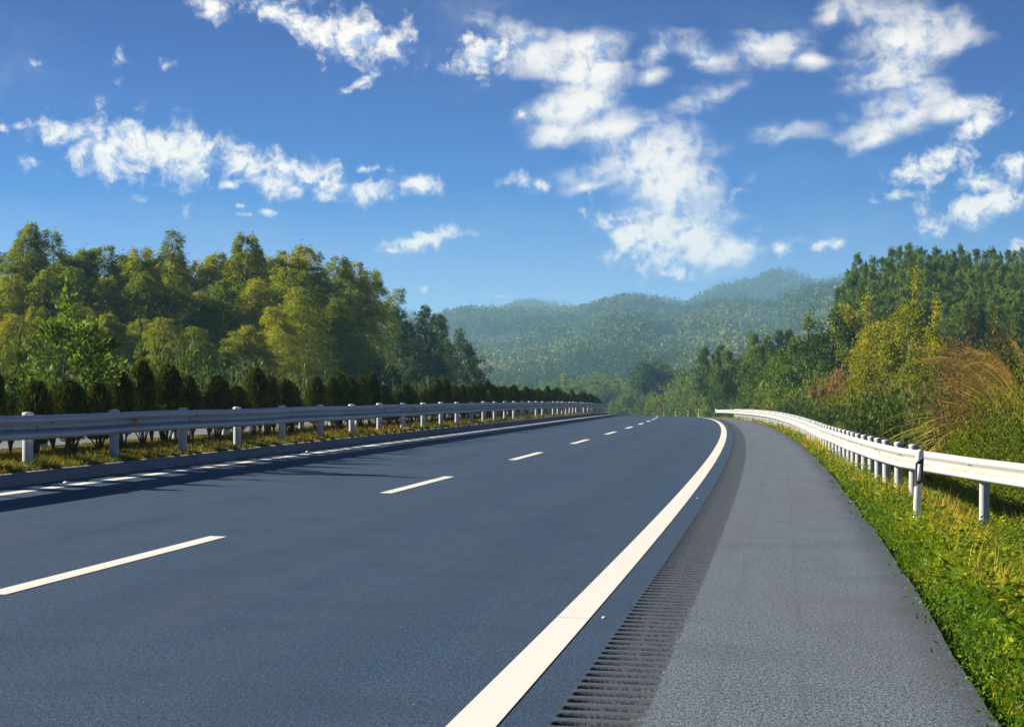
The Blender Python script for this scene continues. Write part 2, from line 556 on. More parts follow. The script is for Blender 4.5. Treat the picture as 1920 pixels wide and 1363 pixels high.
def asphalt(name, base, warm, shoulder=False):
    m, N = material(name)
    geo = N.n('ShaderNodeNewGeometry').outputs['Position']
    uvn = N.n('ShaderNodeUVMap').outputs[0]
    sp = N.n('ShaderNodeSeparateXYZ'); N.l(uvn, sp.inputs[0])
    nn, ss = sp.outputs[0], sp.outputs[1]
    mpg = N.n('ShaderNodeMapping'); mpg.inputs['Scale'].default_value = (1.0, 0.32, 1); N.l(uvn, mpg.inputs[0])
    fine = N.noise(mpg.outputs[0], 52, 5, 0.85)
    grit = N.noise(mpg.outputs[0], 110, 2, 0.8)
    patch = N.noise(geo, 0.35, 4, 0.55)
    mp = N.n('ShaderNodeMapping'); mp.inputs['Scale'].default_value = (1.6, 0.10, 1); N.l(uvn, mp.inputs[0])
    streak = N.noise(mp.outputs[0], 1.0, 5, 0.6)
    c = N.mix(N.smooth(fine, .42, .58), tuple(x * .34 for x in base), tuple(x * 1.75 for x in base))
    c = N.mix(N.smooth(grit, .55, .63), c, tuple(x * 3.0 + .045 for x in base))
    c = N.mix(N.smooth(patch, .3, .75, 0, .35), c, warm)
    c = N.mix(N.smooth(N.noise(geo, .9, 6, .7), .45, .72, 0, .34), c, tuple(x * .55 for x in base))
    c = N.mix(N.smooth(streak, .42, .70, 0, .28), c, tuple(x * .6 for x in base))
    vor = N.n('ShaderNodeTexVoronoi', feature='F1'); vor.inputs['Scale'].default_value = 7.0; N.l(geo, vor.inputs[0])
    chip = N.m('LESS_THAN', vor.outputs['Distance'], 0.05)
    vs = N.n('ShaderNodeSeparateColor'); N.l(vor.outputs['Color'], vs.inputs[0])
    chip = N.m('MULTIPLY', chip, N.m('GREATER_THAN', vs.outputs[0], 0.55))
    c = N.mix(chip, c, (.42, .42, .40))
    if shoulder:
        # darker band of grime along the outer edge, and the ghost of tyre tracks that leave the lane
        edge = N.smooth(N.m('ADD', nn, N.m('MULTIPLY', N.m('SUBTRACT', N.noise(geo, 3.0, 5, .65), .5), .35)), 5.50, 5.86, 0, .60)
        c = N.mix(edge, c, tuple(x * .34 for x in base))
        for c0, c1 in ((4.62, 1 / 900.0), (5.02, 1 / 1100.0)):
            cen = N.m('ADD', c0, N.m('MULTIPLY', N.m('MULTIPLY', N.m('SUBTRACT', ss, 14), N.m('SUBTRACT', ss, 14)), c1 * .12))
            d = N.m('ABSOLUTE', N.m('SUBTRACT', nn, cen))
            tr = N.m('MULTIPLY', N.smooth(d, .045, .0), N.smooth(N.noise(mp.outputs[0], 3, 3), .35, .6, .03, .17))
            c = N.mix(tr, c, tuple(x * .42 for x in base))
    else:
        for c0 in (-2.75, -1.05, 1.0, 2.7):
            d = N.m('ABSOLUTE', N.m('SUBTRACT', nn, c0))
            c = N.mix(N.m('MULTIPLY', N.smooth(d, .5, .0), .22), c, tuple(x * .72 for x in base))
    h = N.m('ADD', fine, N.m('MULTIPLY', grit, 0.6))
    finish(N, principled(N, c, N.smooth(streak, .3, .7, .62, .80), 0, .42, bump(N, h, .55, .006)))
    return m


M = {}
M['lane'] = asphalt('lane_asphalt', (.022, .052, .102), (.030, .066, .118))
M['shoulder'] = asphalt('shoulder_asphalt', (.105, .130, .160), (.130, .144, .160), True)
M['opp'] = asphalt('opposite_asphalt', (.16, .165, .175), (.18, .18, .18))


def paint_mat():
    m, N = material('road_paint')
    geo = N.n('ShaderNodeNewGeometry').outputs['Position']
    f = N.noise(geo, 90, 4, .7)
    w = N.smooth(N.noise(geo, 14, 6, .75), .60, .78, 0, .35)
    c = N.mix(N.smooth(f, .3, .7), (.80, .78, .70), (.90, .88, .82))
    c = N.mix(w, c, (.30, .32, .34))
    finish(N, principled(N, c, .6, 0, .4, bump(N, f, .3, .004)))
    return m


M['paint'] = paint_mat()


def rumble_mat():
    m, N = material('rumble_asphalt')
    geo = N.n('ShaderNodeNewGeometry').outputs['Position']
    fine = N.noise(geo, 60, 3, .75)
    mp = N.n('ShaderNodeMapping'); mp.inputs['Scale'].default_value = (75, 26, 26); N.l(geo, mp.inputs[0])
    cut = N.noise(mp.outputs[0], 1.0, 3, .7)
    c = N.mix(N.smooth(fine, .3, .7), (.036, .050, .070), (.11, .135, .16))
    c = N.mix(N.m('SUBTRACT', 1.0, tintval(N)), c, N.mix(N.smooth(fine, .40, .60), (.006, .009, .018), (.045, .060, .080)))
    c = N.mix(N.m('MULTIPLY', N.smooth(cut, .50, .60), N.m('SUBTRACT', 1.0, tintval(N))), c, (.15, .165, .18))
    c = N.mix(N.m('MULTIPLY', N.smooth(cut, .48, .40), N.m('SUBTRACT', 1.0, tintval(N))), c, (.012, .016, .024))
    finish(N, principled(N, c, .8, 0, .3, bump(N, N.m('ADD', fine, cut), .35, .008)))
    return m


M['rumble'] = rumble_mat()


def concrete_mat():
    m, N = material('kerb_concrete')
    geo = N.n('ShaderNodeNewGeometry').outputs['Position']
    f = N.noise(geo, 30, 6, .7)
    uvn = N.n('ShaderNodeUVMap').outputs[0]
    mp = N.n('ShaderNodeMapping'); mp.inputs['Scale'].default_value = (6, 30, 1); N.l(uvn, mp.inputs[0])
    st = N.noise(mp.outputs[0], 1.0, 3, .6)
    c = N.mix(f, (.17, .18, .185), (.29, .29, .28))
    c = N.mix(N.smooth(st, .55, .75, 0, .4), c, (.09, .10, .11))
    finish(N, principled(N, c, .85, 0, .3, bump(N, f, .4, .006)))
    return m


M['kerb'] = concrete_mat()


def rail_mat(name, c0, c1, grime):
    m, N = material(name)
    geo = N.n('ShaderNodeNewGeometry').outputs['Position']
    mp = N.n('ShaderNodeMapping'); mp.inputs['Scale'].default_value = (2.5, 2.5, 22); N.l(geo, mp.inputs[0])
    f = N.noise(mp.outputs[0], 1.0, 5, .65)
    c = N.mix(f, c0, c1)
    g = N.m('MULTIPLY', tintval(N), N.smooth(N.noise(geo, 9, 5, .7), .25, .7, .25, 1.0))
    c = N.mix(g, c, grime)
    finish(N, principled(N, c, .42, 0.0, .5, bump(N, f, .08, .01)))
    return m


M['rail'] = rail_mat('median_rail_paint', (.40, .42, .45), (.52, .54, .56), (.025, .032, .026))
M['rail_white'] = rail_mat('verge_rail_paint', (.50, .51, .51), (.60, .60, .60), (.22, .19, .09))


def post_mat():
    m, N = material('post_paint')
    geo = N.n('ShaderNodeTexCoord').outputs['Object']
    f = N.noise(geo, 6, 5, .65)
    c = N.mix(f, (.40, .44, .48), (.50, .54, .58))
    sp = N.n('ShaderNodeSeparateXYZ'); N.l(geo, sp.inputs[0])
    dirt = N.m('MULTIPLY', N.smooth(N.m('ADD', sp.outputs[2], N.m('MULTIPLY', N.noise(geo, 18, 5, .7), .35)), .42, .10), .8)
    c = N.mix(N.m('MULTIPLY', dirt, N.smooth(N.noise(geo, 25, 4, .7), .45, .62)), c, (.20, .13, .07))
    finish(N, principled(N, c, .45, 0, .5))
    return m


M['post'] = post_mat()
M['cap'] = plain('cap_paint', (.58, .61, .64), .45, .5, .1)
M['steel'] = plain('bracket_steel', (.14, .15, .16), .5, .5, .3)
M['white'] = plain('white_plastic', (.88, .88, .86), .4, .5, .05)
M['black'] = plain('black_band', (.016, .014, .018), .5, .5, .2)
M['reflector'] = plain('amber_reflector', (.75, .30, .02), .25, .7, .2)
M['rust'] = plain('rust', (.16, .06, .03), .9, .2, .5, 40)
M['bark'] = plain('bark', (.075, .055, .04), .9, .2, .4, 6)
M['barkpale'] = plain('pale_bark', (.30, .27, .22), .8, .2, .4, 8)
M['culm'] = plain('bamboo_culm', (.10, .13, .045), .5, .4, .35, 3)


def soil_mat():
    m, N = material('soil_and_turf')
    geo = N.n('ShaderNodeNewGeometry').outputs['Position']
    a = N.noise(geo, .25, 6, .65)
    b = N.noise(geo, 6.0, 6, .7)
    c = N.ramp(a, [(.3, (.030, .042, .012)), (.5, (.055, .065, .018)), (.7, (.11, .09, .03))])
    c = N.mix(N.smooth(b, .45, .7, 0, .7), c, (.07, .05, .028))
    finish(N, principled(N, c, .95, 0, .1, bump(N, b, .6, .05)))
    return m


M['soil'] = soil_mat()
G = lambda *st: [(p, c) for p, c in st]
M['bamboo'] = leafmat('bamboo_leaf', G((0, (0.054, 0.097, 0.005)), (.45, (0.167, 0.235, 0.007)), (.8, (0.332, 0.362, 0.011)), (1, (0.538, 0.408, 0.032))), .38, .5, .3, .45)
M['pine'] = leafmat('pine_needle', G((0, (0.044, 0.090, 0.010)), (.5, (0.107, 0.190, 0.017)), (1, (0.293, 0.385, 0.031))), .15, .6, .25, .3)
M['dark'] = leafmat('dark_leaf', G((0, (0.021, 0.047, 0.009)), (.5, (0.049, 0.111, 0.018)), (1, (0.145, 0.233, 0.034))), .22, .4, .4, .25)
M['green'] = leafmat('green_leaf', G((0, (0.032, 0.082, 0.011)), (.5, (0.088, 0.163, 0.022)), (1, (0.238, 0.311, 0.051))), .35, .45, .4, .3)
M['cedar'] = leafmat('cedar_scale_leaf', G((0, (0.029, 0.046, 0.008)), (.5, (0.087, 0.112, 0.014)), (1, (0.231, 0.204, 0.024))), .15, .7, .15, .25)
M['oleander'] = leafmat('long_leaf', G((0, (0.028, 0.060, 0.009)), (.55, (0.077, 0.138, 0.020)), (1, (0.220, 0.276, 0.054))), .32, .35, .5, .2)
M['poplar'] = leafmat('poplar_leaf', G((0, (0.102, 0.143, 0.013)), (.35, (0.232, 0.267, 0.020)), (.75, (0.494, 0.417, 0.017)), (1, (0.800, 0.601, 0.022))), .4, .4, .4, .15)
M['brown'] = leafmat('dry_stem', G((0, (.04, .028, .016)), (.5, (.14, .085, .038)), (1, (.32, .20, .09))), .2, .7, .2, .1)
M['straw'] = leafmat('straw_blade', G((0, (0.168, 0.162, 0.024)), (.5, (0.476, 0.419, 0.072)), (1, (0.850, 0.702, 0.240))), .4, .5, .3, .1)
M['vine'] = leafmat('vine_leaf', G((0, (0.028, 0.056, 0.005)), (.5, (0.129, 0.189, 0.010)), (.85, (0.259, 0.305, 0.014)), (1, (0.425, 0.305, 0.024))), .35, .5, .3, .2)
M['fern'] = leafmat('rust_fern', G((0, (0.088, 0.058, 0.023)), (.5, (0.300, 0.182, 0.065)), (1, (0.575, 0.377, 0.143))), .3, .7, .2, .2)
M['grass'] = leafmat('grass_blade', G((0, (0.037, 0.102, 0.006)), (.35, (0.111, 0.223, 0.010)), (.65, (0.354, 0.392, 0.014)), (.85, (0.669, 0.522, 0.037)), (1, (0.780, 0.541, 0.122))), .38, .5, .3, 0)
M['medgrass'] = leafmat('median_grass_blade', G((0, (0.043, 0.079, 0.010)), (.4, (0.133, 0.157, 0.014)), (.75, (0.290, 0.206, 0.024)), (1, (0.363, 0.206, 0.073))), .35, .6, .2, 0)
M['flower'] = plain('pale_flower', (.70, .70, .55), .6, .3, .1)
M['hill'] = plain('hill_soil', (.050, .060, .022), .95, .1, .35, .02)
M['farwood'] = leafmat('hillside_leaf', G((0, (0.019, 0.060, 0.024)), (.35, (0.055, 0.124, 0.036)), (.62, (0.150, 0.218, 0.072)), (.86, (0.265, 0.285, 0.111)), (1, (0.297, 0.144, 0.091))), .2, .7, .15, 0)

# ------------------------------------------------------------------ ground, road, kerbs
def strip(mb, svals, ns, h=0.0, hs=None, uvs=None, edge=None):
    """Ribbon along the road through the given n offsets, at height h above the carriageway."""
    Sg, Ng = np.meshgrid(svals, ns, indexing='ij')
    if edge is not None:
        Ng = Ng + edge(Sg) * (np.arange(len(ns)) == len(ns) - 1)
    H = h if hs is None else np.broadcast_to(np.asarray(hs), Sg.shape)
    X, Y, Z = road(Sg, Ng, H)
    grid(mb, X, Y, Z)
    if uvs is not None:
        uvs.append(np.stack([Ng, Sg], -1).reshape(-1, 2))


def ribbon(name, svals, ns, mat, parent=None, h=0.0, hs=None, edge=None, smooth=False):
    mb, u = MB(), []
    strip(mb, svals, ns, h, hs, u, edge)
    return mb.obj(name, mat, parent, smooth, np.concatenate(u))


sr = np.concatenate([np.arange(-12, 60, 1.0), np.arange(60, 430, 2.5)])
RUM0, RUM1 = 3.96, 4.345
roadob = ribbon('road', sr, [KERB_N, -2, 0, 2, RUM0], M['lane'])
tag(roadob, kind='structure')
edge_noise = lambda s: (vnoise(s * .5, s * 0, 11) - .5) * .04 + (vnoise(s * 5, s * 0, 12) - .5) * .014
sfine = np.concatenate([np.arange(-12, 60, .25), np.arange(60, 430, 2.0)])
sh = ribbon('road_shoulder', sfine, [RUM1, 4.7, 5.2, EDGE_R], M['shoulder'], edge=edge_noise)
mb, u = MB(), []
Sg = sfine
Ne = EDGE_R + edge_noise(Sg)
x, y, z = road(Sg, Ne)
grid(mb, np.stack([x, x + .01], 1), np.stack([y, y], 1), np.stack([z, z - .16], 1))
tag(sh, kind='structure')
ob = mb.obj('pavement_edge', M['shoulder'], sh, uv=np.stack([np.repeat(Ne, 2), np.repeat(Sg, 2)], 1))
# milled rumble strip: real grooves cut across the joint between lane and shoulder
PER = 0.245
prof = [(0, 0), (.26, 0), (.33, -.016), (.44, -.026), (.58, -.027), (.70, -.016), (.78, 0)]
ss, hh = [], []
k = 0
s0 = 6.0
while s0 < 235:
    per = PER
    for (f, d) in prof:
        ss.append(s0 + f * per); hh.append(d)
    s0 += per
ss.append(s0); hh.append(0)
ss = np.array([-12] + ss + [300, 430]); hh = np.array([0] + hh + [0, 0])
nn = np.array([RUM0, RUM0 + .012, RUM0 + .02, 4.1, 4.2, RUM1 - .03, RUM1 - .012, RUM1])
wn = np.array([0, 0, 1, 1, 1, 1, .5, 0])
Sg, Ng = np.meshgrid(ss, nn, indexing='ij')
Hg = hh[:, None] * wn[None, :] * 1.0
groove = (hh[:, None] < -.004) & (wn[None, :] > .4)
# ragged cutter marks inside each groove
Hg = Hg + np.where(groove, R.uniform(-.003, .003, Hg.shape), 0)
X, Y, Z = road(Sg, Ng, Hg)
mb = MB()
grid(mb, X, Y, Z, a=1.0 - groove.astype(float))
rum = mb.obj('rumble_strip', M['rumble'])
tag(rum, kind='structure')

# painted lines, each 4 mm above the asphalt
ribbon('edge_line', np.concatenate([np.arange(4, 15.02, .5), [15.02]]), [3.555, 3.755], M['paint'], roadob, .004)
ribbon('edge_line', np.concatenate([[15.032], np.arange(15.5, 60, .5), np.arange(60, 330, 2)]), [3.555, 3.755], M['paint'], roadob, .004)
ribbon('edge_line', np.concatenate([np.arange(4, 60, 1), np.arange(60, 330, 2)]), [-3.93, -3.755], M['paint'], roadob, .004)
for k in range(-1, 19):
    s0 = 15.067 + 15 * k - 0.0
    if k == 18:
        break
    ribbon('lane_dash', np.linspace(s0, s0 + 6, 7), [-.075, .075], M['paint'], roadob, .004)

# kerb along the median: concrete with a sloping face, laid in one-metre stones
mb, uvl = MB(), []
for i in range(-8, 330):
    a0, a1 = i + .004, i + .996
    if i > 120 and i % 1 == 0:
        a0, a1 = i, i + 1
    Sg = np.array([a0, a1])
    dz = R.uniform(-.003, .003)
    dn = R.uniform(-.003, .003)
    strip(mb, Sg, np.array([KERB_N - .002 + dn, KERB_N - .035 + dn, KERB_N - .10 + dn, KERB_N - .155 + dn, KERB_N - .165 + dn]) + .0, hs=np.array([-.05, .07, .135, .148, .06]) + dz, uvs=uvl)
kerb = mb.obj('kerb', M['kerb'], uv=np.concatenate(uvl))
tag(kerb, kind='structure')
k2 = ribbon('kerb', sr, [MED_L + .10, MED_L + .02, MED_L - .02, MED_L - .12], M['kerb'], hs=np.array([.12, .22, .22, .02]))
tag(k2, kind='structure')
k2.name = 'opposite_kerb'
# opposite carriageway
Sg, Ng = np.meshgrid(sr, np.array([MED_L - .1, -9, -12, OPP_L]), indexing='ij')
X, Y, Z = road(Sg, Ng)
Z = np.broadcast_to((0.19 - drop(Sg)), Z.shape)
mb = MB(); grid(mb, X, Y, Z)
opp = mb.obj('opposite_road', M['opp'], uv=np.stack([Ng, Sg], -1).reshape(-1, 2))
tag(opp, kind='structure')
for nn_ in (-7.3, -16.2):
    Sg, Ng = np.meshgrid(sr, np.array([nn_ - .15, nn_]), indexing='ij')
    X, Y, Z = road(Sg, Ng)
    mb = MB(); grid(mb, X, Y, 0.194 - drop(Sg)); mb.obj('edge_line', M['paint'], opp, uv=np.stack([Ng, Sg], -1).reshape(-1, 2))

# natural ground sheet in road coordinates, then the plain beyond it
gs = np.concatenate([np.arange(-14, 60, 1.0), np.arange(60, 200, 3), np.arange(200, 760, 10)])
gn = np.concatenate([-np.geomspace(420, 18, 44), [-17.6, -17.2, -17.0, MED_L - .06, MED_L - .05, MED_L + .1, MED_L + .3, -6.2, -5.8, -5.4, -5.1, -4.8, -4.6, -4.478, -4.44, -4.42, 5.7, 5.82, 5.95, 6.15, 6.4, 6.7, 7.0, 7.4, 7.8, 8.2, 8.8, 9.5, 10.5, 12], np.geomspace(13, 420, 50)])
Sg, Ng = np.meshgrid(gs, gn, indexing='ij')
X, Y, Z = road(Sg, Ng)
Zg = ground_z(Sg, Ng)
inside = (Ng > -17.1) & (Ng < MED_L - .04) | (Ng > -4.45) & (Ng < 5.75)
Zg = np.where(inside, -CF * Ng - drop(Sg) - .3, Zg)
mb = MB(); grid(mb, X, Y, Zg)
gr = mb.obj('ground', M['soil'], smooth=True)
tag(gr, kind='structure')
far = MB()
xs = np.linspace(-9000, 9000, 31); ys = np.concatenate([np.linspace(-600, 700, 14), np.linspace(900, 12000, 22)])
Xf, Yf = np.meshgrid(xs, ys, indexing='ij')
grid(far, Xf, Yf, np.full(Xf.shape, -14.0))
pl = far.obj('valley_floor', M['hill'])
tag(pl, kind='structure')

# ------------------------------------------------------------------ guard rails
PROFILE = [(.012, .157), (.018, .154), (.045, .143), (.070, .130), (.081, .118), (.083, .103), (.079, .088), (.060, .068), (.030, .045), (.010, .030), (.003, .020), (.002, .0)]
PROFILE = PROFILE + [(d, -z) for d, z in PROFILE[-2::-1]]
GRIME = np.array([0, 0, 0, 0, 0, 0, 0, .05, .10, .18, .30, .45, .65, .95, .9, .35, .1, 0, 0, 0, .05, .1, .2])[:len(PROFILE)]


def beam(path, side, mat, parent, clean=1.0):
    """W-beam in 4 m lengths along path(s) -> (n, height of the top edge); side +1 faces right, -1 faces left."""
    s_from, s_to, fn = path
    mb = MB()
    pr = np.array(PROFILE)
    s = s_from
    i = 0
    while s < s_to:
        L = 4.0
        sv = np.linspace(s - .16, min(s + L, s_to) + (.0), 9)
        lift = .0035 * (i % 2)
        n0, ht = fn(sv)
        Sg = np.repeat(sv[:, None], len(pr), 1)
        Ng = n0[:, None] + side * (pr[None, :, 0] + lift)
        X, Y, Z = road(Sg, n0[:, None] + 0 * Sg)
        x2, y2, _ = road(Sg, Ng)
        Zt = Z + (ht[:, None] - .157 + pr[None, :, 1])
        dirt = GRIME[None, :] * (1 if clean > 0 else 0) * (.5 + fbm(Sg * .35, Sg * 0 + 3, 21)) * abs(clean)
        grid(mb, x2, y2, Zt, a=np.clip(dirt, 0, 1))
        if s < 60:
            for db in (-.10, .0):
                for dzz in (.045,):
                    bolts = MB()
                    n1, h1 = fn(np.array([s + db]))
                    bx, by, bz = road(s + db, n1[0] + side * .052)
                    box(bolts, (bx, by, road(s + db, n1[0])[2] + h1[0] - .157 + dzz * 1.2), (.03, .03, .018), -heading(s))
                    bolts.obj('bolt', M['steel'], parent)
        s += L
        i += 1
    b = mb.obj('beam', mat, parent, smooth=True)
    return b


def make_post(parent, base, height, detail=True):
    o = mb = MB()
    tube(mb, [(0, 0, -.25), (0, 0, height * .5), (0, 0, height)], .07, 20 if detail else 8)
    return mb


def posts(parent, svals, fn, side, rail_z, cap_up=.035, bend=None):
    pm = MB(); tube(pm, [(0, 0, -.4), (0, 0, .3), (0, 0, 1.0)], [.07, .07, .07], 20)
    cm = MB()
    tube(cm, [(0, 0, .985), (0, 0, 1.012), (0, 0, 1.026), (0, 0, 1.034)], [.076, .077, .074, .03], 24, cap=True)
    bm = MB()
    box(bm, (side * .095, 0, .845), (.06, .12, .20))
    pmesh, cmesh, bmesh_ = pm.mesh('post', M['post'], True), cm.mesh('cap', M['cap'], False), bm.mesh('bracket', M['steel'])
    for s in svals:
        n0, ht = fn(np.array([s]))
        n_post = float(n0[0]) - side * (.07 + .055)
        x, y, z = road(s, n_post)
        zz = float(road(s, float(n0[0]))[2] + ht[0]) + (cap_up if s != 33.9 else -.06)
        # a post mesh is 1 m above its origin: put its top at zz
        p = bpy.data.objects.new('post', pmesh); COL.objects.link(p)
        p.location = (float(x), float(y), zz - 1.0)
        p.rotation_euler = (random.uniform(-.008, .008), random.uniform(-.008, .008), -heading(s))
        p.parent = parent
        for nm, me in (('cap', cmesh), ('bracket', bmesh_)):
            c = bpy.data.objects.new(nm, me); COL.objects.link(c); c.parent = p


# median rail facing our carriageway
PH = 30.48
fa = lambda s: (np.full_like(s, -4.62), np.full_like(s, .845) + .006 * np.sin(s * .55))
ga = tag(empty('guard_rail', (0, 0, 0)), 'grey steel guard rail along the median kerb left of the road, shaded face towards us', 'guard rail')
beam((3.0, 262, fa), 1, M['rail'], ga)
posts(ga, np.arange(PH - 24.6, 258, 4.1), fa, 1, 0, .004)
for px in (250, 775, 962, 1048):
    # amber reflectors sit in the valley of the beam
    lo, hi = 10.0, 250.0
    for _ in range(50):
        md = (lo + hi) / 2
        x, y, z = road(md, -4.6)
        if 960 + F_PX * x / y < px: lo = md
        else: hi = md
    r = MB()
    x, y, z = road(lo, -4.62 + .035); z = float(road(lo, -4.62)[2]) + .845 - .157
    v = np.array([[0, -.02, -.065], [0, .0, -.065], [.055, -.02, -.045], [.055, 0, -.045], [.055, -.02, .045], [.055, 0, .045], [0, -.02, .065], [0, .0, .065]])
    v[:, 0] -= .01
    r.add(v, q=[[0, 2, 4, 6], [1, 7, 5, 3], [0, 1, 3, 2], [2, 3, 5, 4], [4, 5, 7, 6]])
    o = r.obj('reflector', M['reflector'], ga)
    o.location = (float(x), float(y), z); o.rotation_euler = (0, 0, -heading(lo))
    o.scale = (1.2, 1.2, 1.0)
# its twin on the far side of the median
fb = lambda s: (np.full_like(s, -6.25), np.full_like(s, .80))
gb = tag(empty('guard_rail', (0, 0, 0)), 'second guard rail behind the clipped cedar shrubs, facing the opposite carriageway', 'guard rail')
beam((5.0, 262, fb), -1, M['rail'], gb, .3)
posts(gb, np.arange(35.6 - 24.6, 258, 4.1), fb, -1, 0, .01)
# outer rail on the right verge, kinked outwards near us
KS = np.array([8, 22, 30, 33.8, 36.3, 38, 42, 50, 66, 120, 180, 245.])
KN = np.array([9.9, 8.85, 8.04, 7.62, 7.10, 6.84, 6.66, 6.52, 6.42, 6.40, 6.40, 6.40])
KH = np.array([.64, .63, .61, .58, .60, .60, .59, .56, .53, .62, .68, .80])
fc = lambda s: (np.interp(s, KS, KN), np.interp(s, KS, KH))
gc = tag(empty('guard_rail', (0, 0, 0)), 'white sunlit guard rail curving along the right grass verge', 'guard rail')
beam((14.0, 238, fc), -1, M['rail_white'], gc, .8)
sp = [33.9] + list(np.arange(37.8, 200, 2.0))
posts(gc, np.array(sp), fc, -1, 0, .030)
mb = MB(); n0, h0 = fc(np.array([238.0]))
x, y, z = road(238.0, float(n0[0]) - .05)
box(mb, (float(x), float(y) + .05, float(z) + float(h0[0]) - .15), (.16, .12, .42), -heading(238))
mb.obj('end_cap', M['white'], gc)


# ------------------------------------------------------------------ delineator posts
def delineator(height=1.0, w=.088):
    root = empty('delineator_post')
    b = MB()
    hw, d = w / 2, .06
    sec = np.array([(-hw, 0), (-hw + .012, -.018), (hw - .012, -.018), (hw, 0), (hw * .35, d), (-hw * .35, d)])
    zs = [-.25, .2, .5, .8, height - .035, height - .012, height]
    sc_ = [1, 1, 1, 1, 1, .85, .55]
    V = []
    for z_, k_ in zip(zs, sc_):
        for (px_, py_) in sec:
            V.append((px_ * k_, py_ * k_ if k_ < 1 else py_, z_))
    q = []
    ns_ = len(sec)
    for i in range(len(zs) - 1):
        for j in range(ns_):
            q.append([i * ns_ + j, i * ns_ + (j + 1) % ns_, (i + 1) * ns_ + (j + 1) % ns_, (i + 1) * ns_ + j])
    V.append((0, .01, height + .004))
    top = (len(zs) - 1) * ns_
    t = [[top + j, top + (j + 1) % ns_, len(V) - 1] for j in range(ns_)]
    b.add(V, q=q, t=t)
    b.obj('shaft', M['white'], root)
    s = MB()
    z0, z1 = height - .40, height - .13
    e = .0025
    f = [(-hw - e, 0), (-hw + .012 - e, -.018 - e), (hw - .012 + e, -.018 - e), (hw + e, 0)]
    up = [0, .012, .055, .06]
    V = []
    for (px_, py_), u_ in zip(f, up):
        V += [(px_, py_, z0 + u_ - .02), (px_, py_, z1 + u_ - .02)]
    s.add(V, q=[[0, 2, 3, 1], [2, 4, 5, 3], [4, 6, 7, 5]])
    bd = s.obj('black_band', M['black'], root)
    r = MB()
    box(r, (0, -.0235, (z0 + z1) / 2 + .012), (.036, .004, .185))
    r.obj('reflector', M['white'], bd)
    return root


dl = delineator(.95)
x, y, z = road(27.6, 6.42)
dl.location = (float(x), float(y), float(ground_z(27.6, 6.42)) - .02)
dl.rotation_euler = (.0, rad(3.0), -.12)
tag(dl, 'white delineator post with slanted black band standing before the right guard rail', 'delineator post', 'delineator posts')
mb = MB()
v = np.array([(-.040, -.0205, .05), (-.012, -.0205, .04), (.0, -.0205, .09), (-.012, -.0205, .13), (-.036, -.0205, .115), (-.044, -.012, .08)])
mb.add(np.vstack([v, v.mean(0)]), t=[[i, (i + 1) % 6, 6] for i in range(6)])
mb.obj('rust_patch', M['rust'], dl)
lab = ['tall white roadside post past the far end of the right guard rail', 'white roadside post second beyond the end of the right guard rail',
       'white roadside post third beyond the end of the right guard rail', 'tiny white roadside post fourth beyond the end of the right guard rail',
       'tiny white roadside post farthest left where the road drops out of sight']
for i, (px, py, dist) in enumerate([(1310.6, 766.5, 262), (1290.5, 769, 292), (1267, 771, 330), (1244.6, 772.5, 372), (1223.7, 774, 420)]):
    c = copy_tree(dl)
    for ch in list(c.children):
        if ch.name.startswith('rust'):
            bpy.data.objects.remove(ch)
    X = (px - 960) / F_PX * dist
    zt = top_z(py, dist)
    c.location = (X, dist, zt - 1.0)
    c.rotation_euler = (0, 0, 0)
    c.scale = (1.5, 1.5, 1.05)
    c['label'] = lab[i]

# road studs
def stud(px, s, n, label):
    m = MB()
    k_ = .3 if px else .7
    box(m, (0, 0, .010 * k_), (.10 * k_, .10 * k_, .020 * k_)); box(m, (0, 0, .024 * k_), (.07 * k_, .07 * k_, .012 * k_))
    o = m.obj('road_stud', M['white'])
    x, y, z = road(s, n)
    o.location = (float(x), float(y), float(z) + .002)
    o.rotation_euler = (0, 0, -heading(s))
    tag(o, label, 'road stud', 'road studs')


stud(0, 29.9, -4.05, 'small white road stud between median kerb and line, nearest the camera')
stud(0, 45.9, -4.05, 'small white road stud beside the left edge line, second along')
stud(0, 61.9, -4.05, 'small white road stud beside the left edge line, third along')
stud(0, 93.0, -4.05, 'distant small white road stud beside the left edge line')
stud(1, 15.1, 3.84, 'tiny pale stud beside the crack in the right edge line')
stud(1, 31.5, 3.86, 'small pale stud right of the broad edge line')
stud(0, 150.0, 5.4, 'white stud far along the shoulder near the verge')

# ------------------------------------------------------------------ plants: builders
UPV = np.array([0, 0, 1.0])


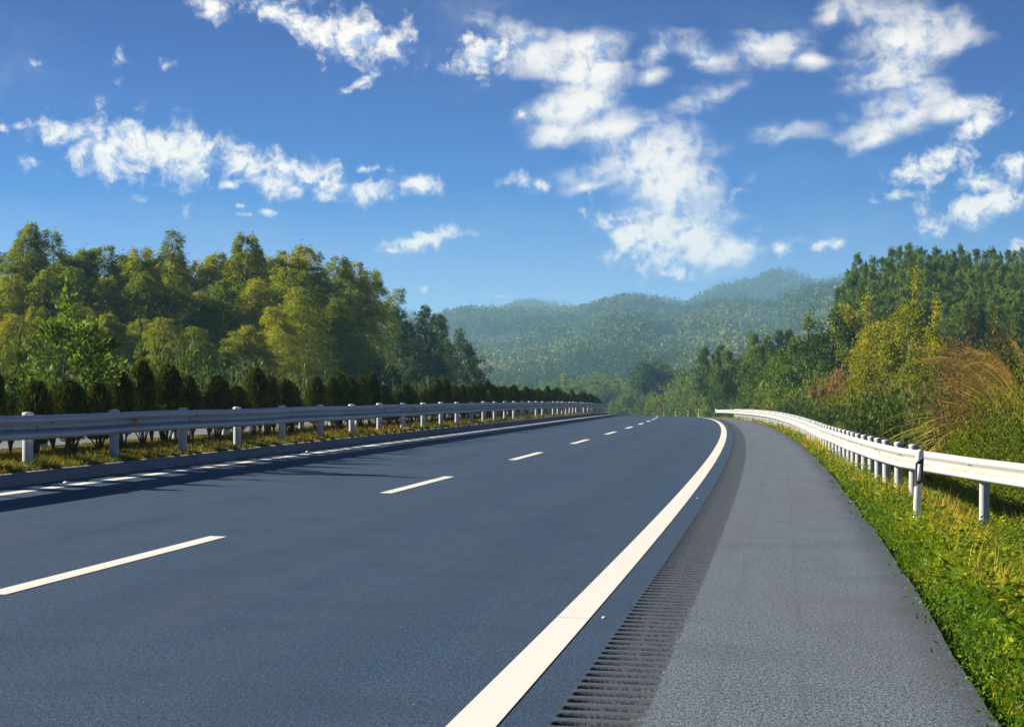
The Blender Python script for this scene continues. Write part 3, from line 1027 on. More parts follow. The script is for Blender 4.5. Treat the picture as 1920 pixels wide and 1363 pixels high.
def bamboo_proto(H, lean, seed, thin=0.0, wide=1.0):
    """Tall bamboo culm with a nodding tip and layered feathery sprays."""
    global R
    R = np.random.RandomState(seed)
    root = empty('bamboo')
    la = R.uniform(0, 6.28)
    ld = np.array([math.cos(la), math.sin(la), 0])
    t = np.linspace(0, 1, 16)
    path = np.stack([ld[0] * lean * t ** 3.2, ld[1] * lean * t ** 3.2, H * (t - .06 * t ** 4 * lean)], 1)
    sm = MB()
    tube(sm, path, .055 * (1 - t * .9) + .006, 6, cap=True)
    mb = MB()
    nn_ = int(50 * (1 - thin * .35))
    for tt in np.linspace(.16, 1.0, nn_):
        c = np.array([np.interp(tt, t, path[:, k]) for k in range(3)])
        env = (.75 + 1.05 * math.sin(math.pi * min(1, (tt - .08) / 1.0) ** .9)) * (1 - .62 * tt ** 5) * wide * R.uniform(.55, 1.2)
        for b in range(4 if tt < .9 else 3):
            az_ = R.uniform(0, 6.28)
            o = np.array([math.cos(az_), math.sin(az_), 0])
            u = np.linspace(.12, 1, 8)
            rise = R.uniform(.35, .85)
            br = c + o * (u[:, None] * env) + UPV * ((u * rise - u ** 2.4 * (rise * .75 + R.uniform(.0, .45))) * env)[:, None]
            tube(sm, br[::3], np.linspace(.010, .004, len(br[::3])), 3)
            nl = int((78 if tt < .92 else 50) * (1 - thin * .55))
            uu = R.uniform(.2, 1.05, nl) ** .8
            P = np.stack([np.interp(uu, u, br[:, k]) for k in range(3)], 1)
            sd = np.cross(o, UPV)
            off = R.normal(size=nl) * .22 * env * (1.1 - .5 * uu)
            P = P + sd * off[:, None] + UPV * (R.normal(size=nl) * .13 - np.abs(off) * .22)[:, None]
            D = o * .9 + sd * (np.sign(off) * R.uniform(.1, 1.0, nl))[:, None] + rnd(nl, .22) - UPV * R.uniform(.2, .85, nl)[:, None]
            leaves(mb, P, D, R.uniform(.20, .38, nl), R.uniform(.034, .060, nl), np.clip(.40 + .22 * tt + R.normal(size=nl) * .16 + R.normal() * .07, 0, 1), flat=.2)
    mb.obj('foliage', M['bamboo'], root)
    sm.obj('culm', M['culm'], root)
    return root


def limb_tree(name, H, rad_c, trunk_r, mat, bark, seed, base=.25, n_l=16, clumps=60, per=70, leaf=(.10, .055), shape='round', gap=.5, tint_mu=.45, clump_r=.32, upr=.3, trunk_tint=.5):
    """Tapered trunk with limbs; leaves hang in clumps at the limb ends through the crown's volume."""
    global R
    R = np.random.RandomState(seed)
    root = empty(name)
    sm, mb = MB(), MB()
    t = np.linspace(0, 1, 9)
    wob = np.cumsum(R.normal(size=(9, 2)) * .02 * H, 0) * t[:, None]
    tr = np.stack([wob[:, 0], wob[:, 1], t * H * .93], 1)
    tube(sm, tr, trunk_r * (1 - .88 * t), 8, cap=True)
    at = lambda tt: np.array([np.interp(tt, t, tr[:, k]) for k in range(3)])

    def env(zf):
        zf = np.clip(zf, 0, 1)
        if shape == 'round':
            return np.sqrt(np.clip(1 - (2 * zf - .92) ** 2 / 1.25, 0.02, 1))
        if shape == 'cone':
            return (1 - zf) ** .85 * .95 + .07
        return np.sin(np.clip(zf * .92 + .10, 0, 1) * math.pi) ** .7 * (1 - .35 * zf)
    ends = []
    for i in range(n_l):
        f = (i + .5) / n_l
        zf = f ** .9
        s_at = base + (1 - base) * zf * .92
        st = at(s_at * .92)
        a = i * 2.4 + R.uniform(-.5, .5)
        ln = rad_c * env(zf) * R.uniform(.7, 1.1)
        o = np.array([math.cos(a), math.sin(a), 0])
        u = np.linspace(0, 1, 5)
        bend_ = R.uniform(.1, .5) * upr * 2
        br = st + o * (u * ln)[:, None] + UPV * (u ** 1.4 * ln * bend_)[:, None] + rnd(5, .03 * ln) * u[:, None]
        tube(sm, br, trunk_r * .38 * (1 - .8 * u) * (1 - .4 * zf) + .004, 5)
        ends.append((st, br, zf))
        for j in range(3):
            k = R.randint(2, 4)
            a2 = a + R.uniform(-1.1, 1.1)
            o2 = np.array([math.cos(a2), math.sin(a2), R.uniform(0, .7)])
            b2 = br[k] + o2 * (np.linspace(0, 1, 4) * ln * .5)[:, None]
            tube(sm, b2, np.linspace(trunk_r * .14, .003, 4) + .001, 3)
            ends.append((br[k], b2, zf))
    for c in range(clumps):
        st, br, zf = ends[R.randint(len(ends))]
        k = R.uniform(.45, 1.08)
        p = br[0] + (br[-1] - br[0]) * k + rnd(1, .10 * rad_c)[0]
        cr = clump_r * R.uniform(.55, 1.25)
        n = int(per * R.uniform(.6, 1.3))
        q = unit(rnd(n)) * (R.uniform(0, 1, n) ** .45)[:, None] * np.array([1, 1, .72]) * cr
        out = unit(q + (p - np.array([0, 0, H * .45])) * .25)
        tn = np.clip(tint_mu + R.normal() * .13 + R.normal(size=n) * .12 + .10 * (q[:, 2] / cr), 0, 1)
        leaves(mb, p + q, out + rnd(n, .5), leaf[0] * R.uniform(.7, 1.3, n), leaf[1] * R.uniform(.7, 1.3, n), tn, flat=.3)
    top = at(1.0)
    for c in range(max(3, clumps // 16)):
        n = int(per * .7)
        p = top + np.array([0, 0, R.uniform(-.05, .06) * H]) + rnd(1, .06 * rad_c)[0]
        q = rnd(n, clump_r * .4) * np.array([.8, .8, 1.3])
        leaves(mb, p + q, q + UPV * .2 + rnd(n, .4), leaf[0], leaf[1], np.clip(tint_mu + .1 + R.normal(size=n) * .15, 0, 1))
    mb.obj('crown', M[mat], root)
    sm.obj('trunk', M[bark], root)
    return root


def pine_proto(H, Rc, seed, mat='pine'):
    """Conifer with whorled, upswept branches ending in needle brushes; ragged pointed top."""
    global R
    R = np.random.RandomState(seed)
    root = empty('pine_tree')
    sm, mb = MB(), MB()
    tube(sm, [(0, 0, -.3), (.02 * H, 0, H * .5), (0, .01 * H, H)], [.017 * H, .011 * H, .002 * H], 7, cap=True)
    z = H * .22
    while z < H * .985:
        f = (z / H - .22) / .78
        ln0 = Rc * ((1 - f) ** .75 * .95 + .07)
        for b in range(R.randint(4, 7)):
            a = R.uniform(0, 6.28)
            ln = ln0 * R.uniform(.6, 1.2)
            o = np.array([math.cos(a), math.sin(a), 0])
            u = np.linspace(0, 1, 5)
            rise = .15 + .65 * f
            br = np.array([0, 0, z]) + o * (u * ln)[:, None] + UPV * ((u * rise - .22 * u * (1 - u)) * ln)[:, None]
            tube(sm, br[::2], [.012, .008, .004], 3)
            nb = max(3, int(ln / .20))
            for k in range(nb):
                uu = R.uniform(.25, 1.0)
                p = np.array([np.interp(uu, u, br[:, j]) for j in range(3)]) + rnd(1, .10)[0]
                n = 15
                D = o * .5 + UPV * .75 + rnd(n, .55)
                leaves(mb, p + rnd(n, .06), D, R.uniform(.22, .38, n), .050, np.clip(.36 + .28 * f + R.normal() * .20 + R.normal(size=n) * .16, 0, 1))
        z += H * R.uniform(.022, .040)
    n = 40
    leaves(mb, np.array([0, 0, H * .99]) + rnd(n, .05) + UPV * R.uniform(-.3, .15, n)[:, None], UPV + rnd(n, .35), .32, .05, .6)
    mb.obj('crown', M[mat], root)
    sm.obj('trunk', M['bark'], root)
    return root


def cedar_proto(H, Rc, seed, green=.42):
    """Clipped columnar cedar: several stems at the foot, dense scale-leaf sprays from shin height up."""
    global R
    R = np.random.RandomState(seed)
    root = empty('cedar_shrub')
    sm, mb = MB(), MB()
    for i in range(9):
        a = R.uniform(0, 6.28)
        o = np.array([math.cos(a), math.sin(a), 0])
        k = R.uniform(.3, .95)
        u = np.linspace(0, 1, 6)
        st = o * .02 + o * (u ** 1.1 * Rc * k)[:, None] + UPV * (u * H * R.uniform(.35, .75) - .05)[:, None] + rnd(6, .012)
        tube(sm, st, .012 * (1 - .75 * u) + .002, 4)
    tube(sm, [(0, 0, -.1), (.01, 0, .25), (0, .01, H * .9)], [.022, .018, .003], 6)
    env = lambda f: np.where(f < .22, .55 + .45 * (f / .22), 1 - .48 * ((f - .22) / .78) ** 1.5 - .46 * np.clip((f - .66) / .34, 0, 1) ** 1.8)
    lump = [(R.uniform(.1, .95), R.uniform(0, 6.28), R.uniform(-.22, .30)) for _ in range(34)]
    n = 7800
    f = R.uniform(0, 1, n) ** .92
    a = R.uniform(0, 6.28, n)
    rr = env(f) * Rc
    for (lf, la, amp) in lump:
        da = np.abs((a - la + math.pi) % (2 * math.pi) - math.pi)
        rr = rr * (1 + amp * np.exp(-(da / .5) ** 2 - ((f - lf) / .09) ** 2))
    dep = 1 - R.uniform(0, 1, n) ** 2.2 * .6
    gapn = fbm(a * 1.6 + seed, f * 9, seed % 50)
    keep = (f > .12) | (R.uniform(0, 1, n) < .5)
    keep &= ~((gapn > .66) & (dep > .8))
    z0 = H * .17
    P = np.stack([np.cos(a) * rr * dep, np.sin(a) * rr * dep, z0 + f * (H - z0) + R.normal(size=n) * .015], 1)
    D = np.stack([np.cos(a), np.sin(a), R.uniform(.5, 2.2, n)], 1) + rnd(n, .35)
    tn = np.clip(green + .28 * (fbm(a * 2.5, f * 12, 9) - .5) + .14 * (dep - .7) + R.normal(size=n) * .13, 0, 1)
    leaves(mb, P[keep], D[keep], R.uniform(.045, .085, keep.sum()), R.uniform(.016, .03, keep.sum()), tn[keep])
    m = 260
    a = R.uniform(0, 6.28, m); f = R.uniform(.1, 1.0, m)
    rr = env(f) * Rc
    P = np.stack([np.cos(a) * rr, np.sin(a) * rr, z0 + f * (H - z0)], 1)
    leaves(mb, P, np.stack([np.cos(a), np.sin(a), R.uniform(.6, 2, m)], 1), R.uniform(.09, .16, m), .022, np.clip(green + .25, 0, 1))
    mb.obj('foliage', M['cedar'], root)
    sm.obj('stem', M['bark'], root)
    return root


def oleander_proto(name, H, Rc, seed, stems=14, mat='oleander', leaf=(.15, .026), whorls=9, bare=.25, mu=.5, bark='bark'):
    """Many-stemmed shrub with whorls of long narrow leaves."""
    global R
    R = np.random.RandomState(seed)
    root = empty(name)
    sm, mb = MB(), MB()
    for i in range(stems):
        a = R.uniform(0, 6.28); k = R.uniform(.05, 1) ** .6
        o = np.array([math.cos(a), math.sin(a), 0])
        h = H * R.uniform(.62, 1.0) * (1 - .25 * k)
        u = np.linspace(0, 1, 8)
        st = o * ((.12 * u + .88 * u ** 1.5) * Rc * k)[:, None] + UPV * (u * h)[:, None] + rnd(8, .015 * H) * u[:, None]
        tube(sm, st, .010 * (1 - .7 * u) + .002, 4)
        for w in range(whorls):
            uu = bare + (1 - bare) * (w + R.uniform(0, 1)) / whorls
            p = np.array([np.interp(uu, u, st[:, j]) for j in range(3)])
            n = R.randint(5, 9)
            aa = R.uniform(0, 6.28, n)
            el_ = R.uniform(.2, 1.3, n) + .5 * (w > whorls - 3)
            D = np.stack([np.cos(aa) * np.cos(el_), np.sin(aa) * np.cos(el_), np.sin(el_)], 1)
            leaves(mb, p + rnd(n, .02), D, leaf[0] * R.uniform(.7, 1.25, n), leaf[1] * R.uniform(.8, 1.3, n), np.clip(mu + .15 * (uu - .5) + R.normal(size=n) * .16, 0, 1), mid=.5, sag=.12)
    mb.obj('foliage', M[mat], root)
    sm.obj('stem', M[bark], root)
    return root


def mound_proto(name, H, Rc, seed, mat, leaf=(.07, .04), n=9000, mu=.45, wisps=0, rough_=.35, parts=('foliage', 'stem')):
    """Rounded leafy bush: irregular lumps of small leaves over hidden stems."""
    global R
    R = np.random.RandomState(seed)
    root = empty(name)
    sm, mb = MB(), MB()
    for i in range(14):
        a = R.uniform(0, 6.28); k = R.uniform(.2, .9)
        o = np.array([math.cos(a), math.sin(a), 0])
        u = np.linspace(0, 1, 6)
        st = o * (u * Rc * k)[:, None] + UPV * (u ** .8 * H * R.uniform(.5, 1.02) * (1.05 - .5 * k))[:, None] + rnd(6, .03 * H) * u[:, None]
        tube(sm, st, .014 * (1 - .8 * u) + .003, 4)
    lumps = 34
    for i in range(lumps):
        a = R.uniform(0, 6.28)
        e = math.asin(R.uniform(0, 1))
        k = R.uniform(.55, 1.0)
        c = np.array([math.cos(a) * math.cos(e) * Rc * k, math.sin(a) * math.cos(e) * Rc * k, H * .12 + math.sin(e) * H * .80 * k])
        cr = rough_ * min(Rc, H) * R.uniform(.5, 1.1)
        m = int(n / lumps * R.uniform(.6, 1.4))
        q = unit(rnd(m)) * (R.uniform(0, 1, m) ** .4)[:, None] * cr
        mm = R.normal() * .11
        leaves(mb, c + q, unit(q) + c / (Rc + H) + rnd(m, .6) + UPV * .2, leaf[0] * R.uniform(.6, 1.3, m), leaf[1] * R.uniform(.6, 1.3, m), np.clip(mu + mm + R.normal(size=m) * .15, 0, 1), flat=.3)
    for i in range(wisps):
        a = R.uniform(0, 6.28)
        o = np.array([math.cos(a), math.sin(a), 0])
        u = np.linspace(0, 1, 6)
        st = o * (u * Rc * R.uniform(.3, 1.1))[:, None] + UPV * (u ** .7 * H * R.uniform(.9, 1.25))[:, None]
        tube(sm, st, .005, 3)
        m = 26
        uu = R.uniform(.45, 1, m)
        P = np.stack([np.interp(uu, u, st[:, j]) for j in range(3)], 1)
        leaves(mb, P, rnd(m) + UPV * .5, leaf[0], leaf[1], np.clip(mu + .2 + R.normal(size=m) * .1, 0, 1))
    mb.obj(parts[0], M[mat], root)
    sm.obj(parts[1], M['bark'], root)
    return root


def twig_proto(name, H, Rc, seed, mat='brown', stems=5, twigs=40, fuzz=0, lean=.0, leafm=None):
    """Bare or nearly bare plant: upright branching stems, thin twigs, optional dry fuzz."""
    global R
    R = np.random.RandomState(seed)
    root = empty(name)
    sm, fz = MB(), MB()
    for i in range(stems):
        a = R.uniform(0, 6.28)
        o = np.array([math.cos(a), math.sin(a), 0])
        u = np.linspace(0, 1, 9)
        h = H * R.uniform(.55, 1.0)
        st = o * (u * Rc * R.uniform(.1, .9))[:, None] + UPV * (u * h)[:, None] + np.cumsum(rnd(9, .012 * H), 0)
        tube(sm, st, .016 * (H / 4) * (1 - .85 * u) + .003, 5, a=R.uniform(.1, .5))
        for j in range(twigs):
            uu = R.uniform(.2, 1)
            p = np.array([np.interp(uu, u, st[:, k]) for k in range(3)])
            a2 = R.uniform(0, 6.28)
            ln = H * R.uniform(.06, .22) * (1.1 - .6 * uu)
            d = np.array([math.cos(a2) * .6, math.sin(a2) * .6, R.uniform(.3, 1.1)])
            v = np.linspace(0, 1, 4)
            tw = p + d * (v * ln)[:, None] + rnd(4, .02 * ln)
            tube(sm, tw, np.linspace(.006, .002, 4), 3, a=R.uniform(.1, .7))
            if fuzz:
                w = R.uniform(.2, 1, fuzz)
                P = np.stack([np.interp(w, v, tw[:, k]) for k in range(3)], 1)
                leaves(fz, P, d + rnd(fuzz, .7) - UPV * .3, R.uniform(.05, .14, fuzz), R.uniform(.006, .02, fuzz), np.clip(.55 + R.normal(size=fuzz) * .2, 0, 1))
    sm.obj('stem', M[mat], root)
    if fz.v:
        fz.obj('dry_foliage', M[leafm or mat], root)
    return root


def silver_grass(H, Rc, seed, blades_n=520, plumes=16, bias=(-1, -.2, 0)):
    """Clump of arching silver grass: long pale blades and drooping feathery seed plumes."""
    global R
    R = np.random.RandomState(seed)
    root = empty('silver_grass')
    mb, pl_ = MB(), MB()
    n = blades_n
    a = R.uniform(0, 6.28, n)
    D = np.stack([np.cos(a), np.sin(a), np.zeros(n)], 1) + np.array(bias) * .6
    P = np.stack([np.cos(a), np.sin(a), np.zeros(n)], 1) * (R.uniform(0, .35, n) * Rc)[:, None]
    blades(mb, P, D, H * R.uniform(.7, 1.25, n), R.uniform(.012, .022, n), R.uniform(1.0, 2.7, n), np.clip(.55 + R.normal(size=n) * .22, 0, 1), seg=8)
    mb.obj('blade', M['straw'], root)
    tag(root.children[0], kind='stuff')
    for i in range(plumes):
        st, fz = MB(), MB()
        a = R.uniform(0, 6.28)
        o = unit(np.array([math.cos(a), math.sin(a), 0]) + np.array(bias) * 1.3)
        u = np.linspace(0, 1, 12)
        L = H * R.uniform(1.0, 1.45)
        bend_ = R.uniform(1.1, 1.9)
        th = u ** 1.6 * bend_
        step = L / 11
        pts = np.cumsum(np.vstack([[0, 0, 0], (UPV * np.cos(th[1:])[:, None] + o * np.sin(th[1:])[:, None]) * step]), 0)
        tube(st, pts, np.linspace(.007, .002, 12), 4, a=.6)
        m = 230
        uu = R.uniform(.62, 1.0, m)
        P = np.stack([np.interp(uu, u, pts[:, k]) for k in range(3)], 1)
        tg = unit(pts[-1] - pts[-4])
        D = tg * .8 - UPV * .45 + rnd(m, .32)
        leaves(fz, P, D, R.uniform(.05, .16, m) * (1.2 - .8 * (uu - .62) / .38), .0045, np.clip(.72 + R.normal(size=m) * .2, 0, 1))
        s = st.obj('stalk', M['straw'], root)
        fz.obj('plume', M['fern'], s)
    return root


def put(root, x, y, z, rz=None, s=1.0, sz=None, label=None, cat=None, group=None):
    root.location = (x, y, z)
    root.rotation_euler = (0, 0, random.uniform(0, 6.28) if rz is None else rz)
    root.scale = (s, s, sz or s)
    tag(root, label, cat, group)
    return root


class Stock:
    """A few prototypes of one kind; the first use moves the prototype itself, later uses copy it."""
    def __init__(self, protos):
        self.p, self.used, self.i = protos, [False] * len(protos), 0

    def take(self, k=None):
        k = (self.i if k is None else k) % len(self.p)
        self.i += 1
        if not self.used[k]:
            self.used[k] = True
            return self.p[k], k
        return copy_tree(self.p[k]), k

    def clean(self):
        for u, p in zip(self.used, self.p):
            if not u:
                for ch in list(p.children):
                    bpy.data.objects.remove(ch)
                bpy.data.objects.remove(p)


def s_at(px, n):
    lo, hi = 8.0, 230.0
    for _ in range(50):
        md = (lo + hi) / 2
        x, y, z = road(md, n)
        if 960 + F_PX * float(x) / float(y) < px: lo = md
        else: hi = md
    return lo


# ------------------------------------------------------------------ median planting
ced = Stock([cedar_proto(1.30, .235, 101), cedar_proto(1.22, .25, 102, .50), cedar_proto(1.36, .22, 103, .36), cedar_proto(1.15, .24, 104, .46), cedar_proto(1.28, .26, 105, .32)])
cs = [s_at(p, -5.35) for p in (-150, -90, -10, 63, 132, 180, 232, 277, 320, 357, 413, 440, 473, 507, 533, 550, 590, 623)]
while cs[-1] < 300:
    cs.append(cs[-1] + random.uniform(1.25, 1.75) * (1 if cs[-1] < 130 else 1.15))
vis = 0
TILT = [random.uniform(-.05, .05) for _ in range(400)]
for i, s in enumerate(cs):
    o, k = ced.take(random.randrange(5) if i > 4 else i)
    n = -5.35 + random.uniform(-.08, .08)
    x, y, _ = road(s, n)
    z = float(ground_z(s, n))
    px = 960 + F_PX * float(x) / float(y)
    if px > 0: vis += 1
    lab_ = 'clipped columnar cedar shrub behind the median rail, ' + (ordinal(vis) + ' in the row from the near left' if px > 0 else 'outside the picture to the left')
    put(o, float(x), float(y), z, s=random.uniform(.92, 1.1), sz=random.uniform(.72, 1.06), label=lab_, cat='shrub', group='clipped cedar shrubs along the median')
    o.rotation_euler = (TILT[i % 400], TILT[(i * 7 + 3) % 400], o.rotation_euler[2])
ced.clean()
ole = Stock([oleander_proto('oleander_shrub', 1.85, .5, 201, 12, whorls=9, mu=.5), oleander_proto('oleander_shrub', 1.65, .55, 202, 13, whorls=9, mu=.5), oleander_proto('oleander_shrub', 1.95, .4, 203, 11, bark='barkpale', bare=.4, whorls=8, mu=.65)])
spots = [(20, 1.0), (100, 1.0), (212, .95), (285, 1.12), (303, .95), (330, 1.08), (362, 1.08), (392, .95), (455, .85), (488, .92), (515, .8), (565, .9), (605, .86), (660, .8), (705, .78), (745, .8), (780, .84), (800, .78), (835, .8), (868, .86), (905, .74), (932, .74), (965, .78), (985, .7), (1010, .66), (1035, .6), (1060, .6)]
for i, (px, sc_) in enumerate(spots):
    o, k = ole.take()
    s = s_at(px, -5.8)
    x, y, _ = road(s, -5.8)
    put(o, float(x), float(y), float(ground_z(s, -5.8)), s=sc_, sz=sc_ * random.uniform(.95, 1.1), label='long leaved shrub poking up between the median cedars, %s from the left' % ordinal(i + 1), cat='shrub', group='long leaved shrubs among the median cedars')
ole.clean()
tr = limb_tree('broadleaf_tree', 2.35, .62, .035, 'green', 'bark', 301, .2, 14, 80, 42, (.10, .045), 'round', tint_mu=.62, clump_r=.2)
s = s_at(128, -5.9); x, y, _ = road(s, -5.9)
put(tr, float(x), float(y), float(ground_z(s, -5.9)), label='young glossy green tree with pale leaf tips above the median cedars at left', cat='tree')

# ------------------------------------------------------------------ bamboo grove
bam = Stock([bamboo_proto(11, .9, 401), bamboo_proto(11, 1.7, 402), bamboo_proto(11, 1.2, 403, .2, 1.15), bamboo_proto(11, 2.2, 404, 0, .9), bamboo_proto(11, .6, 405, 0, 1.25), bamboo_proto(11, 1.6, 406, .75, .8), bamboo_proto(11, 1.1, 407, 0, 1.05)])


def grove(row, items, where):
    for i, (px, py, dist, k) in enumerate(items):
        o, _ = bam.take(k)
        x, y, z = on_ground(px, dist)
        H = top_z(py, dist) - z
        sc_ = max(.72, min(1.15, H / 11))
        put(o, x, y, z - .1, s=sc_ * 1.14, sz=H / 11, label='feathery bamboo %s of the grove, %s from the left' % (where, ordinal(i + 1)), cat='bamboo', group='bamboo grove beyond the opposite road')


grove('back', [(-70, 430, 172, 0), (-15, 440, 172, 4), (32, 402, 170, 0), (52, 470, 174, 4), (70, 455, 174, 2), (88, 470, 176, 6), (104, 402, 172, 5), (124, 466, 175, 4), (140, 430, 170, 1), (160, 466, 175, 6), (178, 452, 172, 4), (214, 462, 176, 2), (234, 470, 175, 4), (252, 448, 172, 6), (278, 440, 174, 1), (314, 402, 172, 5), (298, 476, 176, 4), (338, 455, 174, 5), (348, 486, 176, 2), (362, 470, 173, 2), (392, 466, 172, 4), (432, 458, 172, 2), (452, 456, 174, 6), (470, 424, 170, 0), (488, 466, 175, 4), (505, 448, 172, 3), (524, 464, 175, 6), (540, 446, 172, 1), (558, 462, 176, 4), (575, 452, 176, 4), (608, 462, 182, 2), (648, 484, 190, 4), (682, 492, 200, 6), (712, 518, 205, 5)], 'at the tall back')
grove('middle', [(-50, 520, 158, 2), (5, 505, 158, 4), (55, 490, 158, 6), (100, 505, 157, 2), (150, 492, 158, 4), (196, 505, 157, 0), (238, 498, 158, 6), (290, 492, 158, 2), (335, 505, 158, 4), (372, 520, 158, 1), (415, 515, 158, 4), (452, 510, 158, 6), (500, 500, 160, 2), (552, 492, 162, 4), (596, 492, 166, 6), (630, 510, 176, 2), (665, 520, 190, 4)], 'in the middle')
grove('front', [(-40, 600, 141, 4), (22, 575, 140, 2), (80, 560, 140, 6), (128, 560, 139, 4), (180, 560, 141, 2), (228, 575, 140, 6), (275, 590, 139, 4), (318, 588, 136, 4), (365, 600, 140, 2), (398, 640, 136, 6), (445, 615, 140, 4), (488, 598, 140, 6), (535, 560, 148, 2), (570, 530, 150, 4), (612, 545, 160, 6), (645, 570, 168, 2)], 'low in the front')
bam.clean()
# deep foliage closing the grove behind, and the shrubs at its foot
und = Stock([mound_proto('shrub', 2.6, 1.9, 501, 'dark', (.16, .09), 5200), mound_proto('shrub', 2.2, 1.7, 502, 'green', (.14, .08), 5200, .5, 6), mound_proto('shrub', 3.0, 1.6, 503, 'dark', (.15, .08), 5200, .5)])
idx = 0
for (dist, x0, x1, st, sc_) in ((178, -80, 700, 42, 2.3), (150, -60, 640, 55, 1.25), (118, -40, 540, 52, 1.05)):
    px = x0
    while px < x1:
        d = dist + random.uniform(-4, 4) + max(0, px - 560) * .10
        x, y, z = on_ground(px, d)
        s_, n_ = to_sn(x, y)
        if n_ < -18.6:
            o, _ = und.take()
            idx += 1
            put(o, x, y, z - .2, s=sc_ * random.uniform(.8, 1.15), label='dark leafy shrub at the shaded foot of the bamboo grove', cat='shrub', group='shrubs at the foot of the bamboo grove')
        px += st * random.uniform(.8, 1.2)
# trees right of the grove
cn = Stock([pine_proto(9, 2.2, 601, 'dark'), pine_proto(9, 1.9, 602, 'dark')])
for (px, py, d, sc_, lb) in ((745, 580, 246, 1.0, 'dark upright conifer just right of the bamboo grove'), (797, 576, 262, 1.0, 'pointed conifer tallest of the clump between bamboo and round tree'), (822, 592, 268, .9, 'narrow dark conifer directly behind the round broadleaf tree'), (768, 604, 262, 1.0, 'shorter dark conifer in the gap between two taller ones')):
    o, _ = cn.take()
    x, y, z = on_ground(px, d)
    H = top_z(py, d) - z
    put(o, x, y, z - .2, s=sc_ * 1.55, sz=H / 9, label=lb, cat='tree', group='conifers right of the bamboo grove')
cn.clean()
rt = Stock([limb_tree('broadleaf_tree', 8, 2.7, .16, 'dark', 'bark', 611, .12, 20, 150, 60, (.20, .12), 'round', tint_mu=.5, clump_r=.62), limb_tree('broadleaf_tree', 8, 2.5, .15, 'green', 'bark', 612, .12, 20, 140, 55, (.20, .12), 'round', tint_mu=.42, clump_r=.6),
            limb_tree('broadleaf_tree', 8, 2.2, .15, 'dark', 'bark', 613, .1, 22, 150, 60, (.20, .12), 'oval', tint_mu=.42, clump_r=.55)])
for (px, py, d, sc_, k, lb) in ((850, 618, 252, 1.05, 0, 'round dark broadleaf tree at the right end of the left woods'), (812, 640, 246, .9, 2, 'dark bushy tree filling the foot of the conifer clump'), (735, 655, 222, .8, 1, 'olive bush-like tree at the foot of the bamboo edge'), (770, 668, 232, .7, 2, 'low dark tree under the conifers'), (700, 660, 215, .75, 1, 'yellowish low tree leaning out beneath the last bamboo'), (872, 655, 262, .75, 0, 'low outermost dark tree of the left woods')):
    o, _ = rt.take(k)
    x, y, z = on_ground(px, d)
    H = top_z(py, d) - z
    put(o, x, y, z - .2, s=sc_, sz=H / 8.1, label=lb, cat='tree')

# ------------------------------------------------------------------ right side: trees
for (px, py, d, sc_, k, lb) in (
        (1335, 672, 335, 1.05, 1, 'pale green tree beside the glossy round tree at the road end'),
        (1468, 648, 214, 1.0, 2, 'green bushy tree just left of the dark glossy tree'), (1510, 585, 168, .78, 1, 'light green tree top rising left of the dark glossy tree'), (1552, 578, 160, .95, 0, 'dark glossy tree between the pines and the green thicket'),
        (1590, 640, 158, .75, 0, 'dark tree half hidden behind the golden poplars')):
    o, _ = rt.take(k)
    x, y, z = on_ground(px, d)
    H = top_z(py, d) - z
    put(o, x, y, z - .2, s=max(sc_, .85 * H / 8.1), sz=H / 8.1, label=lb, cat='tree')
rdt = Stock([mound_proto('round_tree', 6.4, 2.3, 531, 'dark', (.22, .13), 11000, .50, 10, .40, ('crown', 'trunk')), mound_proto('round_tree', 6.2, 2.0, 532, 'green', (.20, .12), 11000, .45, 12, .38, ('crown', 'trunk')), mound_proto('round_tree', 6.6, 2.6, 533, 'green', (.20, .11), 13000, .52, 14, .36, ('crown', 'trunk'))])
for (px, py, d, sc_, k, lb) in (
        (1215, 660, 520, 2.0, 0, 'dark round tree where the road disappears, left of a pair'), (1246, 672, 530, 1.7, 0, 'low dark tree squeezed between the far pair of trees'),
        (1288, 650, 470, 1.45, 1, 'round glossy tree right of the far pair beside the road end'), (1382, 642, 262, 1.2, 2, 'broad mid-green tree above the far end of the right rail'),
        (1428, 632, 226, 1.0, 2, 'wide leafy green tree left of the dark glossy tree'), (1352, 668, 270, .95, 1, 'green round tree at the left edge of the thicket above the rail end'),
        (1462, 655, 205, .9, 2, 'low wide green tree right of the broad mid-green tree'), (1500, 640, 180, .8, 1, 'low green tree at the foot of the dark glossy tree')):
    o, _ = rdt.take(k)
    x, y, z = on_ground(px, d)
    H = top_z(py, d) - z
    put(o, x, y, z - .2, s=max(sc_, .85 * H / 6.7), sz=H / 6.7, label=lb, cat='tree')
rdt.clean()
bb = Stock([bamboo_proto(9, 1.8, 408, .1, 1.3)])
for (px, py, d, lb) in ((1592, 548, 175, 'lone olive bamboo plume leaning from the left edge of the pines'), (1618, 585, 172, 'shorter olive bamboo plume below the pines')):
    o, _ = bb.take()
    x, y, z = on_ground(px, d)
    put(o, x, y, z, s=.85, sz=(top_z(py, d) - z) / 9, label=lb, cat='bamboo')
pop = Stock([limb_tree('poplar_tree', 6.4, 1.35, .05, 'poplar', 'barkpale', 701, .06, 28, 190, 30, (.085, .07), 'oval', tint_mu=.45, clump_r=.36, upr=1.4),
             limb_tree('poplar_tree', 5.4, 1.05, .045, 'poplar', 'barkpale', 702, .06, 26, 150, 28, (.085, .07), 'oval', tint_mu=.50, clump_r=.33, upr=1.5),
             limb_tree('poplar_tree', 4.6, 1.3, .045, 'poplar', 'barkpale', 703, .05, 24, 170, 32, (.085, .07), 'oval', tint_mu=.28, clump_r=.36, upr=1.1)])
